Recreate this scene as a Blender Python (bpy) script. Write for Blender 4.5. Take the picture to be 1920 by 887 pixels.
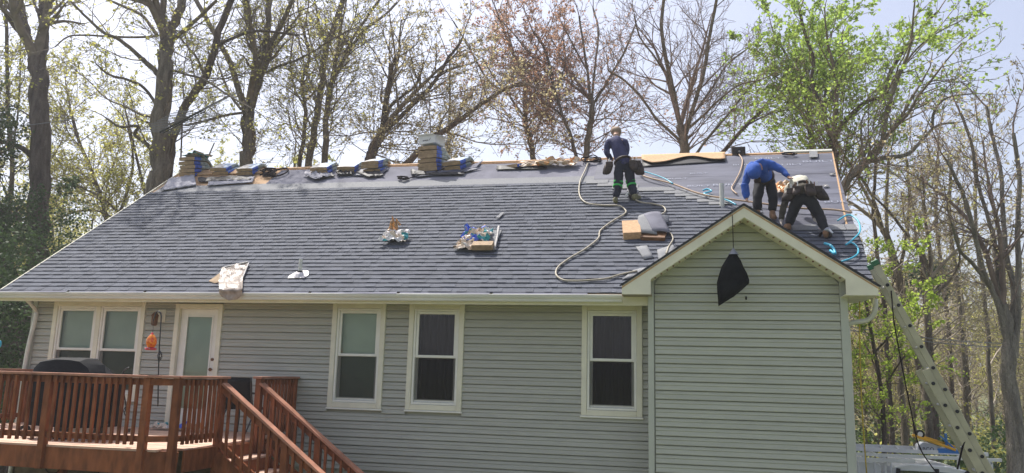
import bpy, bmesh, math, random
from mathutils import Vector, Matrix, noise
R = math.radians
for o in list(bpy.data.objects): bpy.data.objects.remove(o)
scene = bpy.context.scene
C = scene.collection

# ------------------------------------------------------------------ camera
F = 1468.09                     # focal length in photo pixels (1920 wide)
PITCH, ROLL, YAW = 0.172929, -0.025867, 0.208620
CAM = Vector((0.0, -12.187, -0.9633))
RM = Matrix.Rotation(YAW, 3, 'Z') @ Matrix.Rotation(PITCH, 3, 'X') @ Matrix.Rotation(ROLL, 3, 'Y')
cd = bpy.data.cameras.new('camera'); cam = bpy.data.objects.new('camera', cd); C.objects.link(cam)
cd.sensor_width = 36; cd.sensor_fit = 'HORIZONTAL'; cd.lens = F/1920*36
cd.clip_start = .05; cd.clip_end = 2000
cam.matrix_world = Matrix.Translation(CAM) @ (RM @ Matrix.Rotation(R(90), 3, 'X')).to_4x4()
scene.camera = cam
scene.render.resolution_x = 1024; scene.render.resolution_y = 473

# ------------------------------------------------------------------ light
SUN = Vector((-.375, .285, .88)).normalized()
w = bpy.data.worlds.new('World'); scene.world = w; w.use_nodes = True
nt = w.node_tree; nt.nodes.clear()
wo = nt.nodes.new('ShaderNodeOutputWorld'); bg = nt.nodes.new('ShaderNodeBackground')
sk = nt.nodes.new('ShaderNodeTexSky'); sk.sky_type = 'NISHITA'; sk.sun_disc = False
sk.sun_elevation = math.asin(SUN.z); sk.sun_rotation = math.atan2(SUN.x, SUN.y)
sk.air_density = 1.0; sk.dust_density = 4.0; sk.ozone_density = 1.5; sk.altitude = 0
bg.inputs['Strength'].default_value = .12
hv = nt.nodes.new('ShaderNodeHueSaturation'); hv.inputs['Saturation'].default_value = .72; hv.inputs['Hue'].default_value = .512
nt.links.new(sk.outputs[0], hv.inputs['Color']); nt.links.new(hv.outputs[0], bg.inputs[0]); nt.links.new(bg.outputs[0], wo.inputs[0])
sl = bpy.data.lights.new('sun', 'SUN'); sl.energy = 3.3; sl.angle = R(.55); sl.color = (1, .955, .89)
so = bpy.data.objects.new('sun', sl); C.objects.link(so); so.location = (-10, 8, 30)
so.rotation_euler = SUN.to_track_quat('Z', 'Y').to_euler()
scene.view_settings.view_transform = 'Standard'; scene.view_settings.look = 'None'
scene.view_settings.exposure = 0.85; scene.view_settings.gamma = 1

# ------------------------------------------------------------------ pixel -> world helpers (building aid only)
def ray(x, y): return RM @ Vector(((x-960)/F, 1, (443.5-y)/F))
def at(x, y, Y):
    d = ray(x, y); return CAM + d*((Y-CAM.y)/d.y)
def atX(x, y, X):
    d = ray(x, y); return CAM + d*((X-CAM.x)/d.x)
RS, RY0, RZ0 = .72, -.5, .247          # main roof: slope, eave y, eave z
RC = 1/math.sqrt(1+RS*RS)
RN = Vector((0, -RS*RC, RC)); RT = Vector((0, RC, RS*RC))
SR = 5.81                               # rafter length to the ridge
def rp(u, s, h=0): return Vector((u, RY0, RZ0)) + RT*s + RN*h
def onroof(x, y, h=0):
    d = ray(x, y); t = ((RZ0+RS*(CAM.y-RY0))-CAM.z)/(d.z-RS*d.y)
    return CAM + d*t + RN*h
def us(x, y):
    p = onroof(x, y); return p.x, (p.y-RY0)/RC

# ------------------------------------------------------------------ object helpers
def tag(o, label=None, cat=None, group=None, kind=None):
    if label: o['label'] = label
    if cat: o['category'] = cat
    if group: o['group'] = group
    if kind: o['kind'] = kind
    return o
def empty(name, loc, label=None, cat=None, group=None, rz=0):
    o = bpy.data.objects.new(name, None); C.objects.link(o); o.location = loc; o.rotation_euler = (0, 0, rz)
    o.empty_display_size = .2
    return tag(o, label, cat, group)
def setparent(o, p):
    if p is not None:
        o.parent = p
        m = Matrix.Identity(4); q = p; chain = []
        while q is not None: chain.append(q); q = q.parent
        for q in reversed(chain): m = m @ local(q)
        o.matrix_parent_inverse = m.inverted()
def local(q):
    return (q.matrix_parent_inverse @ Matrix.LocRotScale(q.location, q.rotation_euler, q.scale))
class MB:
    def __init__(s): s.v = []; s.f = []; s.m = []; s.mi = 0
    def face(s, idx): s.f.append(tuple(idx)); s.m.append(s.mi)
    def poly(s, pts):
        n = len(s.v); s.v += [tuple(p) for p in pts]; s.face(range(n, n+len(pts))); return s
    def hexa(s, p):     # 8 points: bottom ring 0-3 ccw seen from above, top ring 4-7
        n = len(s.v); s.v += [tuple(q) for q in p]
        for f in ((0,3,2,1),(4,5,6,7),(0,1,5,4),(1,2,6,5),(2,3,7,6),(3,0,4,7)): s.face([n+i for i in f])
        return s
    def box(s, x0, x1, y0, y1, z0, z1):
        return s.hexa([(x0,y0,z0),(x1,y0,z0),(x1,y1,z0),(x0,y1,z0),(x0,y0,z1),(x1,y0,z1),(x1,y1,z1),(x0,y1,z1)])
    def beam(s, a, b, w, h, up=(0,0,1)):      # w across, h along 'up'
        a = Vector(a); b = Vector(b); d = (b-a).normalized(); up = Vector(up)
        sx = d.cross(up)
        if sx.length < 1e-4: sx = d.cross(Vector((0,1,0)))
        sx.normalize(); u = sx.cross(d).normalized(); sx *= w/2; u *= h/2
        return s.hexa([a-sx-u, a+sx-u, b+sx-u, b-sx-u, a-sx+u, a+sx+u, b+sx+u, b-sx+u])
    def prism(s, poly, off):     # polygon (list of points) extruded by vector off
        off = Vector(off); n = len(s.v); k = len(poly)
        s.v += [tuple(Vector(p)) for p in poly] + [tuple(Vector(p)+off) for p in poly]
        s.face([n+i for i in range(k)]); s.face([n+k+i for i in reversed(range(k))])
        for i in range(k):
            j = (i+1) % k; s.face([n+j, n+i, n+k+i, n+k+j])
        return s
    def tube(s, pts, rad, sides=6, cap=True):
        n0 = len(s.v); N = len(pts)
        P = [Vector(p) for p in pts]
        if not isinstance(rad, (list, tuple)): rad = [rad]*N
        ref = None
        for i in range(N):
            t = (P[min(i+1, N-1)]-P[max(i-1, 0)])
            if t.length < 1e-9: t = Vector((0,0,1))
            t.normalize()
            if ref is None: ref = t.orthogonal().normalized()
            else:
                ref = ref - t*ref.dot(t)
                if ref.length < 1e-5: ref = t.orthogonal()
                ref.normalize()
            b = t.cross(ref)
            for k in range(sides):
                a = 2*math.pi*k/sides
                s.v.append(tuple(P[i] + (ref*math.cos(a)+b*math.sin(a))*rad[i]))
        for i in range(N-1):
            for k in range(sides):
                k2 = (k+1) % sides; a = n0+i*sides
                s.face([a+k, a+k2, a+sides+k2, a+sides+k])
        if cap:
            s.face([n0+k for k in reversed(range(sides))]); s.face([n0+(N-1)*sides+k for k in range(sides)])
        return s
    def grid(s, rows):     # rows: list of equal-length point lists
        n = len(s.v); W = len(rows[0])
        for r in rows: s.v += [tuple(p) for p in r]
        for i in range(len(rows)-1):
            for j in range(W-1): s.face([n+i*W+j, n+i*W+j+1, n+(i+1)*W+j+1, n+(i+1)*W+j])
        return s
    def lathe(s, base, prof, sides=16, axis=None, cap=True):   # prof [(r,h)]
        ax = Vector(axis or (0,0,1)).normalized(); b = Vector(base)
        return s.tube([b+ax*h for r, h in prof], [max(r, 1e-4) for r, h in prof], sides, cap)
    def sphere(s, c, r, seg=12, rings=8, sc=(1,1,1)):
        c = Vector(c); n = len(s.v)
        for i in range(rings+1):
            th = math.pi*i/rings
            for k in range(seg):
                a = 2*math.pi*k/seg
                s.v.append((c.x+r*sc[0]*math.sin(th)*math.cos(a), c.y+r*sc[1]*math.sin(th)*math.sin(a), c.z+r*sc[2]*math.cos(th)))
        for i in range(rings):
            for k in range(seg):
                k2 = (k+1) % seg
                s.face([n+i*seg+k, n+(i+1)*seg+k, n+(i+1)*seg+k2, n+i*seg+k2])
        return s
    def mesh(s, name, mats):
        me = bpy.data.meshes.new(name); me.from_pydata(s.v, [], s.f)
        for m in (mats if isinstance(mats, (list, tuple)) else [mats]): me.materials.append(m)
        if any(s.m): me.polygons.foreach_set('material_index', s.m)
        return me
    def build(s, name, mats, parent=None, smooth=False, bevel=0, solid=0, sharp=0):
        me = s.mesh(name, mats)
        if bevel or smooth:
            bm = bmesh.new(); bm.from_mesh(me)
            bmesh.ops.remove_doubles(bm, verts=bm.verts, dist=1e-5)
            if bevel: bmesh.ops.bevel(bm, geom=list(bm.edges), offset=bevel, segments=1, affect='EDGES', profile=.7)
            bmesh.ops.recalc_face_normals(bm, faces=bm.faces)
            bm.to_mesh(me); bm.free()
        if smooth: me.polygons.foreach_set('use_smooth', [True]*len(me.polygons))
        if sharp: me.set_sharp_from_angle(angle=R(sharp))
        me.update()
        o = bpy.data.objects.new(name, me); C.objects.link(o)
        setparent(o, parent)
        if solid:
            md = o.modifiers.new('s', 'SOLIDIFY'); md.thickness = solid; md.offset = 0
        return o
def inst(src, name, parent=None, off=(0,0,0), group=None):
    o = bpy.data.objects.new(name, src.data); C.objects.link(o); setparent(o, parent)
    o.location = Vector(off); return o
def copy_tree(o, parent=None):
    c = o.copy(); C.objects.link(c); c.parent = parent
    for ch in list(o.children): copy_tree(ch, c)
    return c
def smoothline(pts, n=6):
    P = [Vector(p) for p in pts]; out = []
    P = [P[0]*2-P[1]] + P + [P[-1]*2-P[-2]]
    for i in range(1, len(P)-2):
        a, b, c, d = P[i-1:i+3]
        for k in range(n):
            t = k/n
            out.append(.5*((2*b) + (c-a)*t + (2*a-5*b+4*c-d)*t*t + (3*b-a-3*c+d)*t**3))
    out.append(P[-2]); return out

# ------------------------------------------------------------------ materials
def srgb(r, g, b):
    f = lambda c: (c/255/12.92) if c/255 <= .04045 else ((c/255+.055)/1.055)**2.4
    return (f(r), f(g), f(b))
def mat(name, col, rough=.7, var=.12, scale=6, bump=0, bscale=40, metal=0, spec=.4, stretch=None, col2=None, objvar=0, trans=0, facevar=0, coord='Object', detail=5):
    m = bpy.data.materials.new(name); m.use_nodes = True; n = m.node_tree; L = n.links.new
    bs = n.nodes['Principled BSDF']; bs.inputs['Roughness'].default_value = rough
    bs.inputs['Metallic'].default_value = metal; bs.inputs['Specular IOR Level'].default_value = spec
    tc = n.nodes.new('ShaderNodeTexCoord'); mp = n.nodes.new('ShaderNodeMapping'); L(tc.outputs[coord], mp.inputs[0])
    if stretch: mp.inputs['Scale'].default_value = stretch
    nz = n.nodes.new('ShaderNodeTexNoise'); nz.inputs['Scale'].default_value = scale; nz.inputs['Detail'].default_value = detail
    L(mp.outputs[0], nz.inputs[0])
    rp_ = n.nodes.new('ShaderNodeValToRGB'); L(nz.outputs[0], rp_.inputs[0])
    c2 = col2 or tuple(min(1, c*(1+var)) for c in col); c1 = tuple(c*(1-var) for c in col)
    rp_.color_ramp.elements[0].position = .3; rp_.color_ramp.elements[0].color = (*c1, 1)
    rp_.color_ramp.elements[1].position = .7; rp_.color_ramp.elements[1].color = (*c2, 1)
    out = rp_.outputs[0]
    if objvar or facevar:
        hs = n.nodes.new('ShaderNodeHueSaturation'); L(out, hs.inputs['Color'])
        mr = n.nodes.new('ShaderNodeMapRange'); v = objvar or facevar
        mr.inputs[3].default_value = 1-v; mr.inputs[4].default_value = 1+v
        if objvar: oi = n.nodes.new('ShaderNodeObjectInfo'); L(oi.outputs['Random'], mr.inputs[0])
        else: oi = n.nodes.new('ShaderNodeAttribute'); oi.attribute_name = 'tone'; L(oi.outputs['Fac'], mr.inputs[0])
        L(mr.outputs[0], hs.inputs['Value']); out = hs.outputs[0]
    L(out, bs.inputs['Base Color'])
    if bump:
        bz = n.nodes.new('ShaderNodeTexNoise'); bz.inputs['Scale'].default_value = bscale; bz.inputs['Detail'].default_value = 4
        L(mp.outputs[0], bz.inputs[0]); bp = n.nodes.new('ShaderNodeBump'); bp.inputs['Strength'].default_value = bump; bp.inputs['Distance'].default_value = .02
        L(bz.outputs[0], bp.inputs['Height']); L(bp.outputs[0], bs.inputs['Normal'])
    if trans:
        tr = n.nodes.new('ShaderNodeBsdfTranslucent'); L(out, tr.inputs[0]); mx = n.nodes.new('ShaderNodeMixShader'); mx.inputs[0].default_value = trans
        L(bs.outputs[0], mx.inputs[1]); L(tr.outputs[0], mx.inputs[2]); L(mx.outputs[0], n.nodes['Material Output'].inputs[0])
    return m
def glassmat(name, tint=(.9,.95,.93), refl=.5):
    m = bpy.data.materials.new(name); m.use_nodes = True; n = m.node_tree; n.nodes.clear(); L = n.links.new
    o = n.nodes.new('ShaderNodeOutputMaterial'); t = n.nodes.new('ShaderNodeBsdfTransparent'); g = n.nodes.new('ShaderNodeBsdfGlossy')
    t.inputs[0].default_value = (*tint, 1); g.inputs['Roughness'].default_value = .03; g.inputs[0].default_value = (1,1,1,1)
    fr = n.nodes.new('ShaderNodeFresnel'); fr.inputs[0].default_value = 1.5
    mx = n.nodes.new('ShaderNodeMixShader'); L(fr.outputs[0], mx.inputs[0]); L(t.outputs[0], mx.inputs[1]); L(g.outputs[0], mx.inputs[2]); L(mx.outputs[0], o.inputs[0])
    return m
M = {}
M['siding'] = mat('siding_vinyl', (.39,.39,.33), .45, .06, 2.5, .08, 60, stretch=(1,1,6), objvar=.035)
M['siding_green'] = mat('siding_vinyl_gable', (.41,.42,.34), .45, .05, 2.5, .08, 60, stretch=(1,1,6), objvar=.03)
M['trim_green'] = mat('corner_trim', (.44,.46,.39), .45, .04, 3)
M['cream'] = mat('cream_trim', (.72,.69,.54), .45, .07, 4, .03, 30)
M['white'] = mat('white_vinyl', (.78,.77,.69), .4, .05, 5)
M['gutter'] = mat('gutter_aluminium', (.60,.60,.54), .35, .1, 3, stretch=(.4,1,4))
M['soffit'] = mat('soffit_tan', (.34,.29,.22), .6, .08, 4)
M['osb'] = mat('oriented_strand_board', (.52,.33,.18), .8, .2, 22, .3, 60, stretch=(1,1.6,1.6))
M['under'] = mat('roof_underlayment', (.115,.12,.155), .6, .25, 1.6, .35, 7, stretch=(.6,3,3), spec=.25)
M['under_pale'] = mat('roof_underlayment_pale', (.19,.19,.225), .85, .2, 2.2, .4, 9, spec=.1)  # lightened underlayment: its glancing reflection is put into the colour
M['under_white'] = mat('underlayment_reverse', (.36,.355,.39), .8, .15, 6, .5, 18, spec=.1)
M['black'] = mat('black_underside', (.018,.018,.022), .6, .2, 8)
M['print'] = mat('underlayment_print', (.27,.29,.36), .5, .1, 20)
M['shingle'] = mat('asphalt_shingle', (.094,.103,.128), .85, .30, 130, .5, 160, facevar=.12)
M['shingle_o'] = mat('asphalt_shingle_piece', (.094,.103,.128), .85, .30, 130, .5, 160, objvar=.12)
M['shingle_pale'] = mat('shingle_nailing_strip', (.20,.205,.215), .8, .12, 60, .3, 90)
M['cedar'] = mat('stained_cedar', (.21,.070,.027), .6, .38, 11, .3, 40, stretch=(1,1,.35), spec=.2, objvar=.16)
M['cedar_cap'] = mat('sunlit_cap_rail', (.36,.17,.11), .6, .3, 5, .25, 30, spec=.25, objvar=.1)  # lighter cedar: the sun highlight on the cap rails is put into the colour
M['cedar_light'] = mat('stained_deck_board', (.58,.38,.28), .6, .18, 5, .2, 30, stretch=(1,5,5), objvar=.1)
M['foundation'] = mat('parged_foundation', (.12,.095,.055), .9, .35, 9, .5, 30)
M['blackcloth'] = mat('black_cover_cloth', (.009,.010,.012), .7, .3, 5, .35, 12, spec=.15)
M['metalblack'] = mat('black_wrought_iron', (.02,.02,.02), .4, .1, 10, spec=.6)
M['chrome'] = mat('bright_flashing', (.62,.59,.60), .5, .1, 8)
M['pvc'] = mat('pale_pvc', (.62,.62,.56), .5, .08, 9)
M['glass'] = glassmat('window_glass')
M['screen'] = mat('insect_screen', (.028,.03,.03), .7, .1, 300)
M['blind_green'] = mat('green_grey_blind', (.46,.52,.42), .8, .06, 3, .1, 80)  # green tint of reflected trees is put into the blind colour
M['blind_dim'] = mat('screened_blind', (.115,.125,.115), .8, .12, 40)
M['curtain'] = mat('dark_curtain', (.022,.015,.017), .9, .5, 3, stretch=(14,1,.4))
M['curtain_dim'] = mat('screened_curtain', (.018,.016,.018), .9, .3, 3, stretch=(14,1,.4))
M['kraft'] = mat('kraft_paper', (.34,.235,.135), .75, .22, 14, .3, 25)
M['wrapblue'] = mat('blue_wrapper', (.035,.10,.48), .4, .35, 9, .3, 18)
M['wrapteal'] = mat('teal_wrapper', (.16,.28,.30), .4, .35, 11, .4, 18, col2=(.5,.5,.45))
M['wrapwhite'] = mat('pale_wrapper', (.36,.345,.335), .6, .2, 8, .4, 16)
M['wraplight'] = mat('light_blue_wrapper', (.22,.33,.50), .5, .25, 8, .4, 16)
def barkmat(name, a, b):
    m = mat(name, a, .95, .2, 9, 0, col2=b, stretch=(1,1,.16), detail=8, spec=.1); n = m.node_tree; L = n.links.new
    bs = n.nodes['Principled BSDF']; tc = n.nodes.new('ShaderNodeTexCoord'); mp = n.nodes.new('ShaderNodeMapping'); mp.inputs['Scale'].default_value = (16,16,2.6); L(tc.outputs['Object'], mp.inputs[0])
    vo = n.nodes.new('ShaderNodeTexVoronoi'); vo.feature = 'DISTANCE_TO_EDGE'; nn = n.nodes.new('ShaderNodeTexNoise'); nn.inputs['Scale'].default_value = 1.3; nn.inputs['Detail'].default_value = 6
    L(mp.outputs[0], nn.inputs[0]); ad = n.nodes.new('ShaderNodeMixRGB'); ad.inputs[0].default_value = .35; L(mp.outputs[0], ad.inputs[1]); L(nn.outputs['Color'], ad.inputs[2]); L(ad.outputs[0], vo.inputs[0])
    bp = n.nodes.new('ShaderNodeBump'); bp.inputs['Strength'].default_value = 1; bp.inputs['Distance'].default_value = .05; L(vo.outputs['Distance'], bp.inputs['Height'])
    b2 = n.nodes.new('ShaderNodeBump'); b2.inputs['Strength'].default_value = .8; b2.inputs['Distance'].default_value = .03; L(nn.outputs[0], b2.inputs['Height']); L(bp.outputs[0], b2.inputs['Normal']); L(b2.outputs[0], bs.inputs['Normal'])
    # colour is multiplied darker along the fissures
    mr = n.nodes.new('ShaderNodeMapRange'); mr.inputs[2].default_value = .12; mr.inputs[3].default_value = .7; L(vo.outputs['Distance'], mr.inputs[0])
    mu = n.nodes.new('ShaderNodeMixRGB'); mu.blend_type = 'MULTIPLY'; mu.inputs[0].default_value = 1
    src = bs.inputs['Base Color'].links[0].from_socket; L(src, mu.inputs[1]); L(mr.outputs[0], mu.inputs[2]); L(mu.outputs[0], bs.inputs['Base Color']); return m
M['bark'] = barkmat('bark_grey_brown', (.19,.16,.125), (.36,.31,.25))
M['bark_dark'] = barkmat('bark_dark', (.12,.095,.08), (.24,.195,.165))
M['bark_pale'] = barkmat('bark_pale', (.25,.225,.19), (.42,.38,.32))
M['twig'] = mat('twigs', (.19,.155,.12), .9, .3, 3)
M['twig_pale'] = mat('pale_twigs', (.36,.31,.25), .9, .3, 3)
M['twig_red'] = mat('reddish_twigs', (.22,.165,.14), .9, .3, 3)
def leafmat(name, a, b, t=.6): return mat(name, a, .6, .2, 1.1, col2=b, trans=t, facevar=.25)
M['leaf_yellow'] = leafmat('leaf_yellow_green', (.46,.47,.10), (.62,.58,.20))
M['leaf_green'] = leafmat('leaf_fresh_green', (.27,.42,.06), (.48,.62,.14))
M['leaf_bright'] = leafmat('leaf_bright_green', (.36,.52,.06), (.52,.62,.13))
M['leaf_red'] = leafmat('bud_reddish', (.42,.22,.15), (.55,.36,.24))
M['leaf_tan'] = leafmat('bud_tan', (.48,.41,.22), (.56,.50,.28))
M['leaf_dark'] = leafmat('leaf_dark_evergreen', (.045,.085,.025), (.12,.18,.07), .3)
M['ground'] = mat('leaf_litter_ground', (.17,.135,.075), .95, .4, .35, .4, 6, col2=(.12,.17,.05), detail=9)
M['hose'] = mat('cream_hose', (.36,.32,.24), .5, .08, 20)
M['hose_tan'] = mat('tan_hose', (.42,.29,.19), .5, .1, 20)
M['cyan'] = mat('cyan_hose', (.05,.42,.58), .35, .1, 20)
M['cord'] = mat('black_cord', (.014,.011,.013), .9, .1, 20, spec=.05)
M['skin'] = mat('skin', (.42,.24,.16), .55, .08, 20)
M['navy'] = mat('navy_shirt', (.035,.038,.10), .85, .2, 9, .4, 25)
M['bluehood'] = mat('blue_hoodie', (.022,.085,.36), .85, .25, 7, .4, 20)
M['trouser'] = mat('black_work_trousers', (.014,.015,.019), .8, .3, 9, .5, 20)
M['trouser_blue'] = mat('dark_blue_jeans', (.017,.020,.036), .85, .3, 9, .5, 20)
M['greenband'] = mat('green_knee_strap', (.03,.42,.07), .6, .1, 20)
M['boot'] = mat('olive_boot', (.17,.16,.09), .7, .2, 20)
M['boot_tan'] = mat('tan_boot', (.22,.12,.06), .7, .2, 20)
M['carton'] = mat('white_carton', (.70,.69,.68), .7, .05, 8)
M['leather'] = mat('dark_leather', (.04,.026,.02), .55, .35, 10, .4, 20)
M['leather_brown'] = mat('brown_leather', (.16,.075,.03), .55, .3, 10, .3, 20)
M['cap'] = mat('beige_cap', (.30,.22,.16), .8, .2, 12)
M['paleshirt'] = mat('pale_shirt', (.56,.54,.44), .85, .12, 9, .4, 18)
M['olive'] = mat('olive_brown_shirt', (.07,.06,.042), .85, .25, 9, .4, 20)
M['glove'] = mat('pale_glove', (.5,.44,.38), .8, .15, 15)
M['ladder'] = mat('fibreglass_ladder', (.38,.36,.245), .45, .12, 5)
M['alu'] = mat('aluminium', (.68,.68,.69), .4, .10, 6, metal=.15)
M['truckwhite'] = mat('white_truck_paint', (.75,.76,.78), .25, .03, 2, spec=.6)
M['tyre'] = mat('tyre_rubber', (.02,.02,.02), .85, .1, 9)
M['darkglass'] = mat('dark_vehicle_glass', (.015,.017,.02), .05, .05, 2, spec=.8)
M['hoistblue'] = mat('hoist_blue', (.03,.17,.50), .4, .12, 6)
M['hoistyellow'] = mat('hoist_yellow', (.70,.36,.02), .4, .12, 6)
M['hoistgrey'] = mat('hoist_grey', (.42,.44,.50), .4, .1, 6)
M['green'] = mat('green_ladder_cap', (.02,.12,.05), .5, .1, 9)
M['yellowrope'] = mat('yellow_rope', (.50,.36,.05), .7, .15, 40)
M['feeder'] = mat('orange_red_glass', (.80,.05,.01), .1, .2, 34, col2=(.95,.5,.05), trans=.35, spec=.8)
M['feeder_red'] = mat('red_plastic', (.55,.03,.05), .3, .1, 9)
M['wire'] = mat('wire_grey', (.22,.22,.23), .6, .1, 9)
M['nailgun'] = mat('nail_gun_metal', (.35,.35,.37), .3, .25, 12, metal=.6)
M['bagblack'] = mat('black_weed_fabric', (.006,.008,.009), .85, .4, 4, .35, 14, spec=.1)
M['bagtop'] = mat('grey_spout', (.16,.17,.20), .5, .2, 6)
M['plastic'] = mat('clear_brown_plastic', (.30,.235,.19), .4, .35, 9, .4, 14, col2=(.46,.39,.34), trans=.2, spec=.3)
# ================================================================== GROUND
def gz(x, y):
    def sm(a, b, t): t = max(0, min(1, (t-a)/(b-a))); return t*t*(3-2*t)
    z = -2.6 - .75*sm(-11, -5, y)
    z -= 1.2*sm(-4, 5, y + .5*max(0, x-2)) if x > -30 else 1.2*sm(-4, 5, y)
    z += 2.6*sm(45, 140, y)
    z += .12*noise.noise(Vector((x*.15, y*.15, 0)))
    return z
g = MB()
xs = [-700,-350,-180,-110]+[-80+3*i for i in range(54)]+[110,180,350,700]; ys = [-700,-300,-100,-50]+[-30+3*i for i in range(50)]+[150,220,400,700]
g.grid([[(x, y, gz(x, y)) for x in xs] for y in ys])
tag(g.build('ground', M['ground'], smooth=True), kind='structure')

# ================================================================== HOUSE
LAP = .127
house = empty('house', (-4.5, 0, -3.5), 'single-storey grey vinyl-sided house with a half-finished shingle roof', 'house')
XL, XR, DX, GY = -11.41, 2.33, -.39, -.518
# openings: x0,x1,z0,z1 (outer trim)
WIN = [(-10.97,-9.10,-1.58,.11,'double'), (-5.58,-4.645,-1.58,.113,'green'), (-4.243,-3.315,-1.575,.112,'dark'), (-1.43,-.505,-1.565,.114,'dark')]
DOOR = (-8.51,-7.60,-2.03,.082)
OPEN = [(a,b,c,d) for a,b,c,d,_ in WIN] + [DOOR]
wall = MB()
def wallslab(mb, x0, x1, z0, z1, y0, y1, holes):
    xs = sorted({x0, x1, *[h[0]+.05 for h in holes], *[h[1]-.05 for h in holes]}); zs = sorted({z0, z1, *[h[2]+.03 for h in holes], *[h[3]-.05 for h in holes]})
    for i in range(len(xs)-1):
        for j in range(len(zs)-1):
            cx, cz = (xs[i]+xs[i+1])/2, (zs[j]+zs[j+1])/2
            if any(h[0]+.05 < cx < h[1]-.05 and h[2]+.03 < cz < h[3]-.05 for h in holes): continue
            mb.box(xs[i], xs[i+1], y0, y1, zs[j], zs[j+1])
wallslab(wall, XL, DX, -4.6, .24, .018, .16, OPEN)
wall.box(XL, XL+.14, .161, 8.9, -5.2, .4); wall.box(XR-.14, XR, GY+.161, 8.9, -5.2, .4); wall.box(XL, XR, 8.9, 9.04, -5.2, .4)
for xx in (XL, XR-.14):
    wall.prism([(xx,-.1,.4),(xx,8.9,.4),(xx,4.2,3.5)], (.14,0,0))
wall_o = wall.build('wall', M['siding'], house)
gw = MB()
gcx = (DX+XR)/2
gw.prism([(DX,GY+.018,-4.6),(XR,GY+.018,-4.6),(XR,GY+.018,.42),(gcx,GY+.018,1.33),(DX,GY+.018,.42)], (0,.14,0))
gw.box(DX, DX+.14, GY+.16, .02, -4.6, .35)
gable_o = gw.build('wall', M['siding_green'], house); gable_o['label'] = 'projecting gable wall of greener siding'
def board(x0, x1, zt, m, parent, y, xt0=None, xt1=None, h=LAP):
    """one clapboard: bottom edge proud, top tucked in; slanted ends allowed in the gable"""
    xt0 = x0 if xt0 is None else xt0; xt1 = x1 if xt1 is None else xt1
    mb = MB(); zb = zt-h
    zt_ = zt-.014; pr = [(-.030, zb), (-.033, zb+.008), (-.020, zb+h*.50), (-.026, zb+h*.58), (-.016, zt_)]
    rows = []
    rows.append([(x0, y+.016, zb), (x1, y+.016, zb)])
    for dy, z in pr:
        t = (z-zb)/h; rows.append([(x0+(xt0-x0)*t, y+dy, z), (x1+(xt1-x1)*t, y+dy, z)])
    rows.append([(xt0, y+.016, zt_), (xt1, y+.016, zt_)])
    mb.grid(rows)
    return mb.build('siding_board', m, parent)
def spans(x0, x1, z, holes):
    out = [(x0, x1)]
    for h in holes:
        if h[2]-.02 < z-LAP*.5 < h[3]+.02:
            nx = []
            for a, b in out:
                if h[1] <= a or h[0] >= b: nx.append((a, b)); continue
                if h[0] > a: nx.append((a, h[0]))
                if h[1] < b: nx.append((h[1], b))
            out = nx
    return out
rnd = random.Random(3)
for k in range(-1, 21):
    zt = -LAP*(k-1)
    if zt-LAP < -2.6: break
    for a, b in spans(XL+.09, DX-.005, zt, OPEN):
        if zt > .2: continue
        if b-a > 4.5 and k > 13:     # a butt joint in the long runs
            c = a+(b-a)*(.35+.3*rnd.random()); board(a, c-.002, zt, M['siding'], wall_o, 0); board(c+.002, b, zt, M['siding'], wall_o, 0)
        else: board(a, b, zt, M['siding'], wall_o, 0)
for k in range(-10, 22):
    zt = -LAP*(k-1); zb = zt-LAP
    def hw(z): return min((XR-DX)/2-.09, (1.30-z)/.67)
    if hw(zb) < .12: continue
    a = hw(zb); b = max(.01, hw(zt))
    board(gcx-a, gcx+a, zt, M['siding_green'], gable_o, GY, gcx-b, gcx+b)
# corner posts
for x0, x1, yy, top, m in ((DX-.012, DX+.075, GY, .50, 'trim_green'), (XR-.085, XR+.02, GY, .45, 'trim_green'), (XL-.02, XL+.085, 0, .22, 'siding')):
    b = MB().box(x0, x1, yy-.034, yy+.06, -4.5, top); b.build('corner_post', M[m], house, bevel=.005)
MB().box(XL-.03, -7.2, -.06, .01, -4.6, -2.32).build('foundation_wall', M['foundation'], house)

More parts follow.
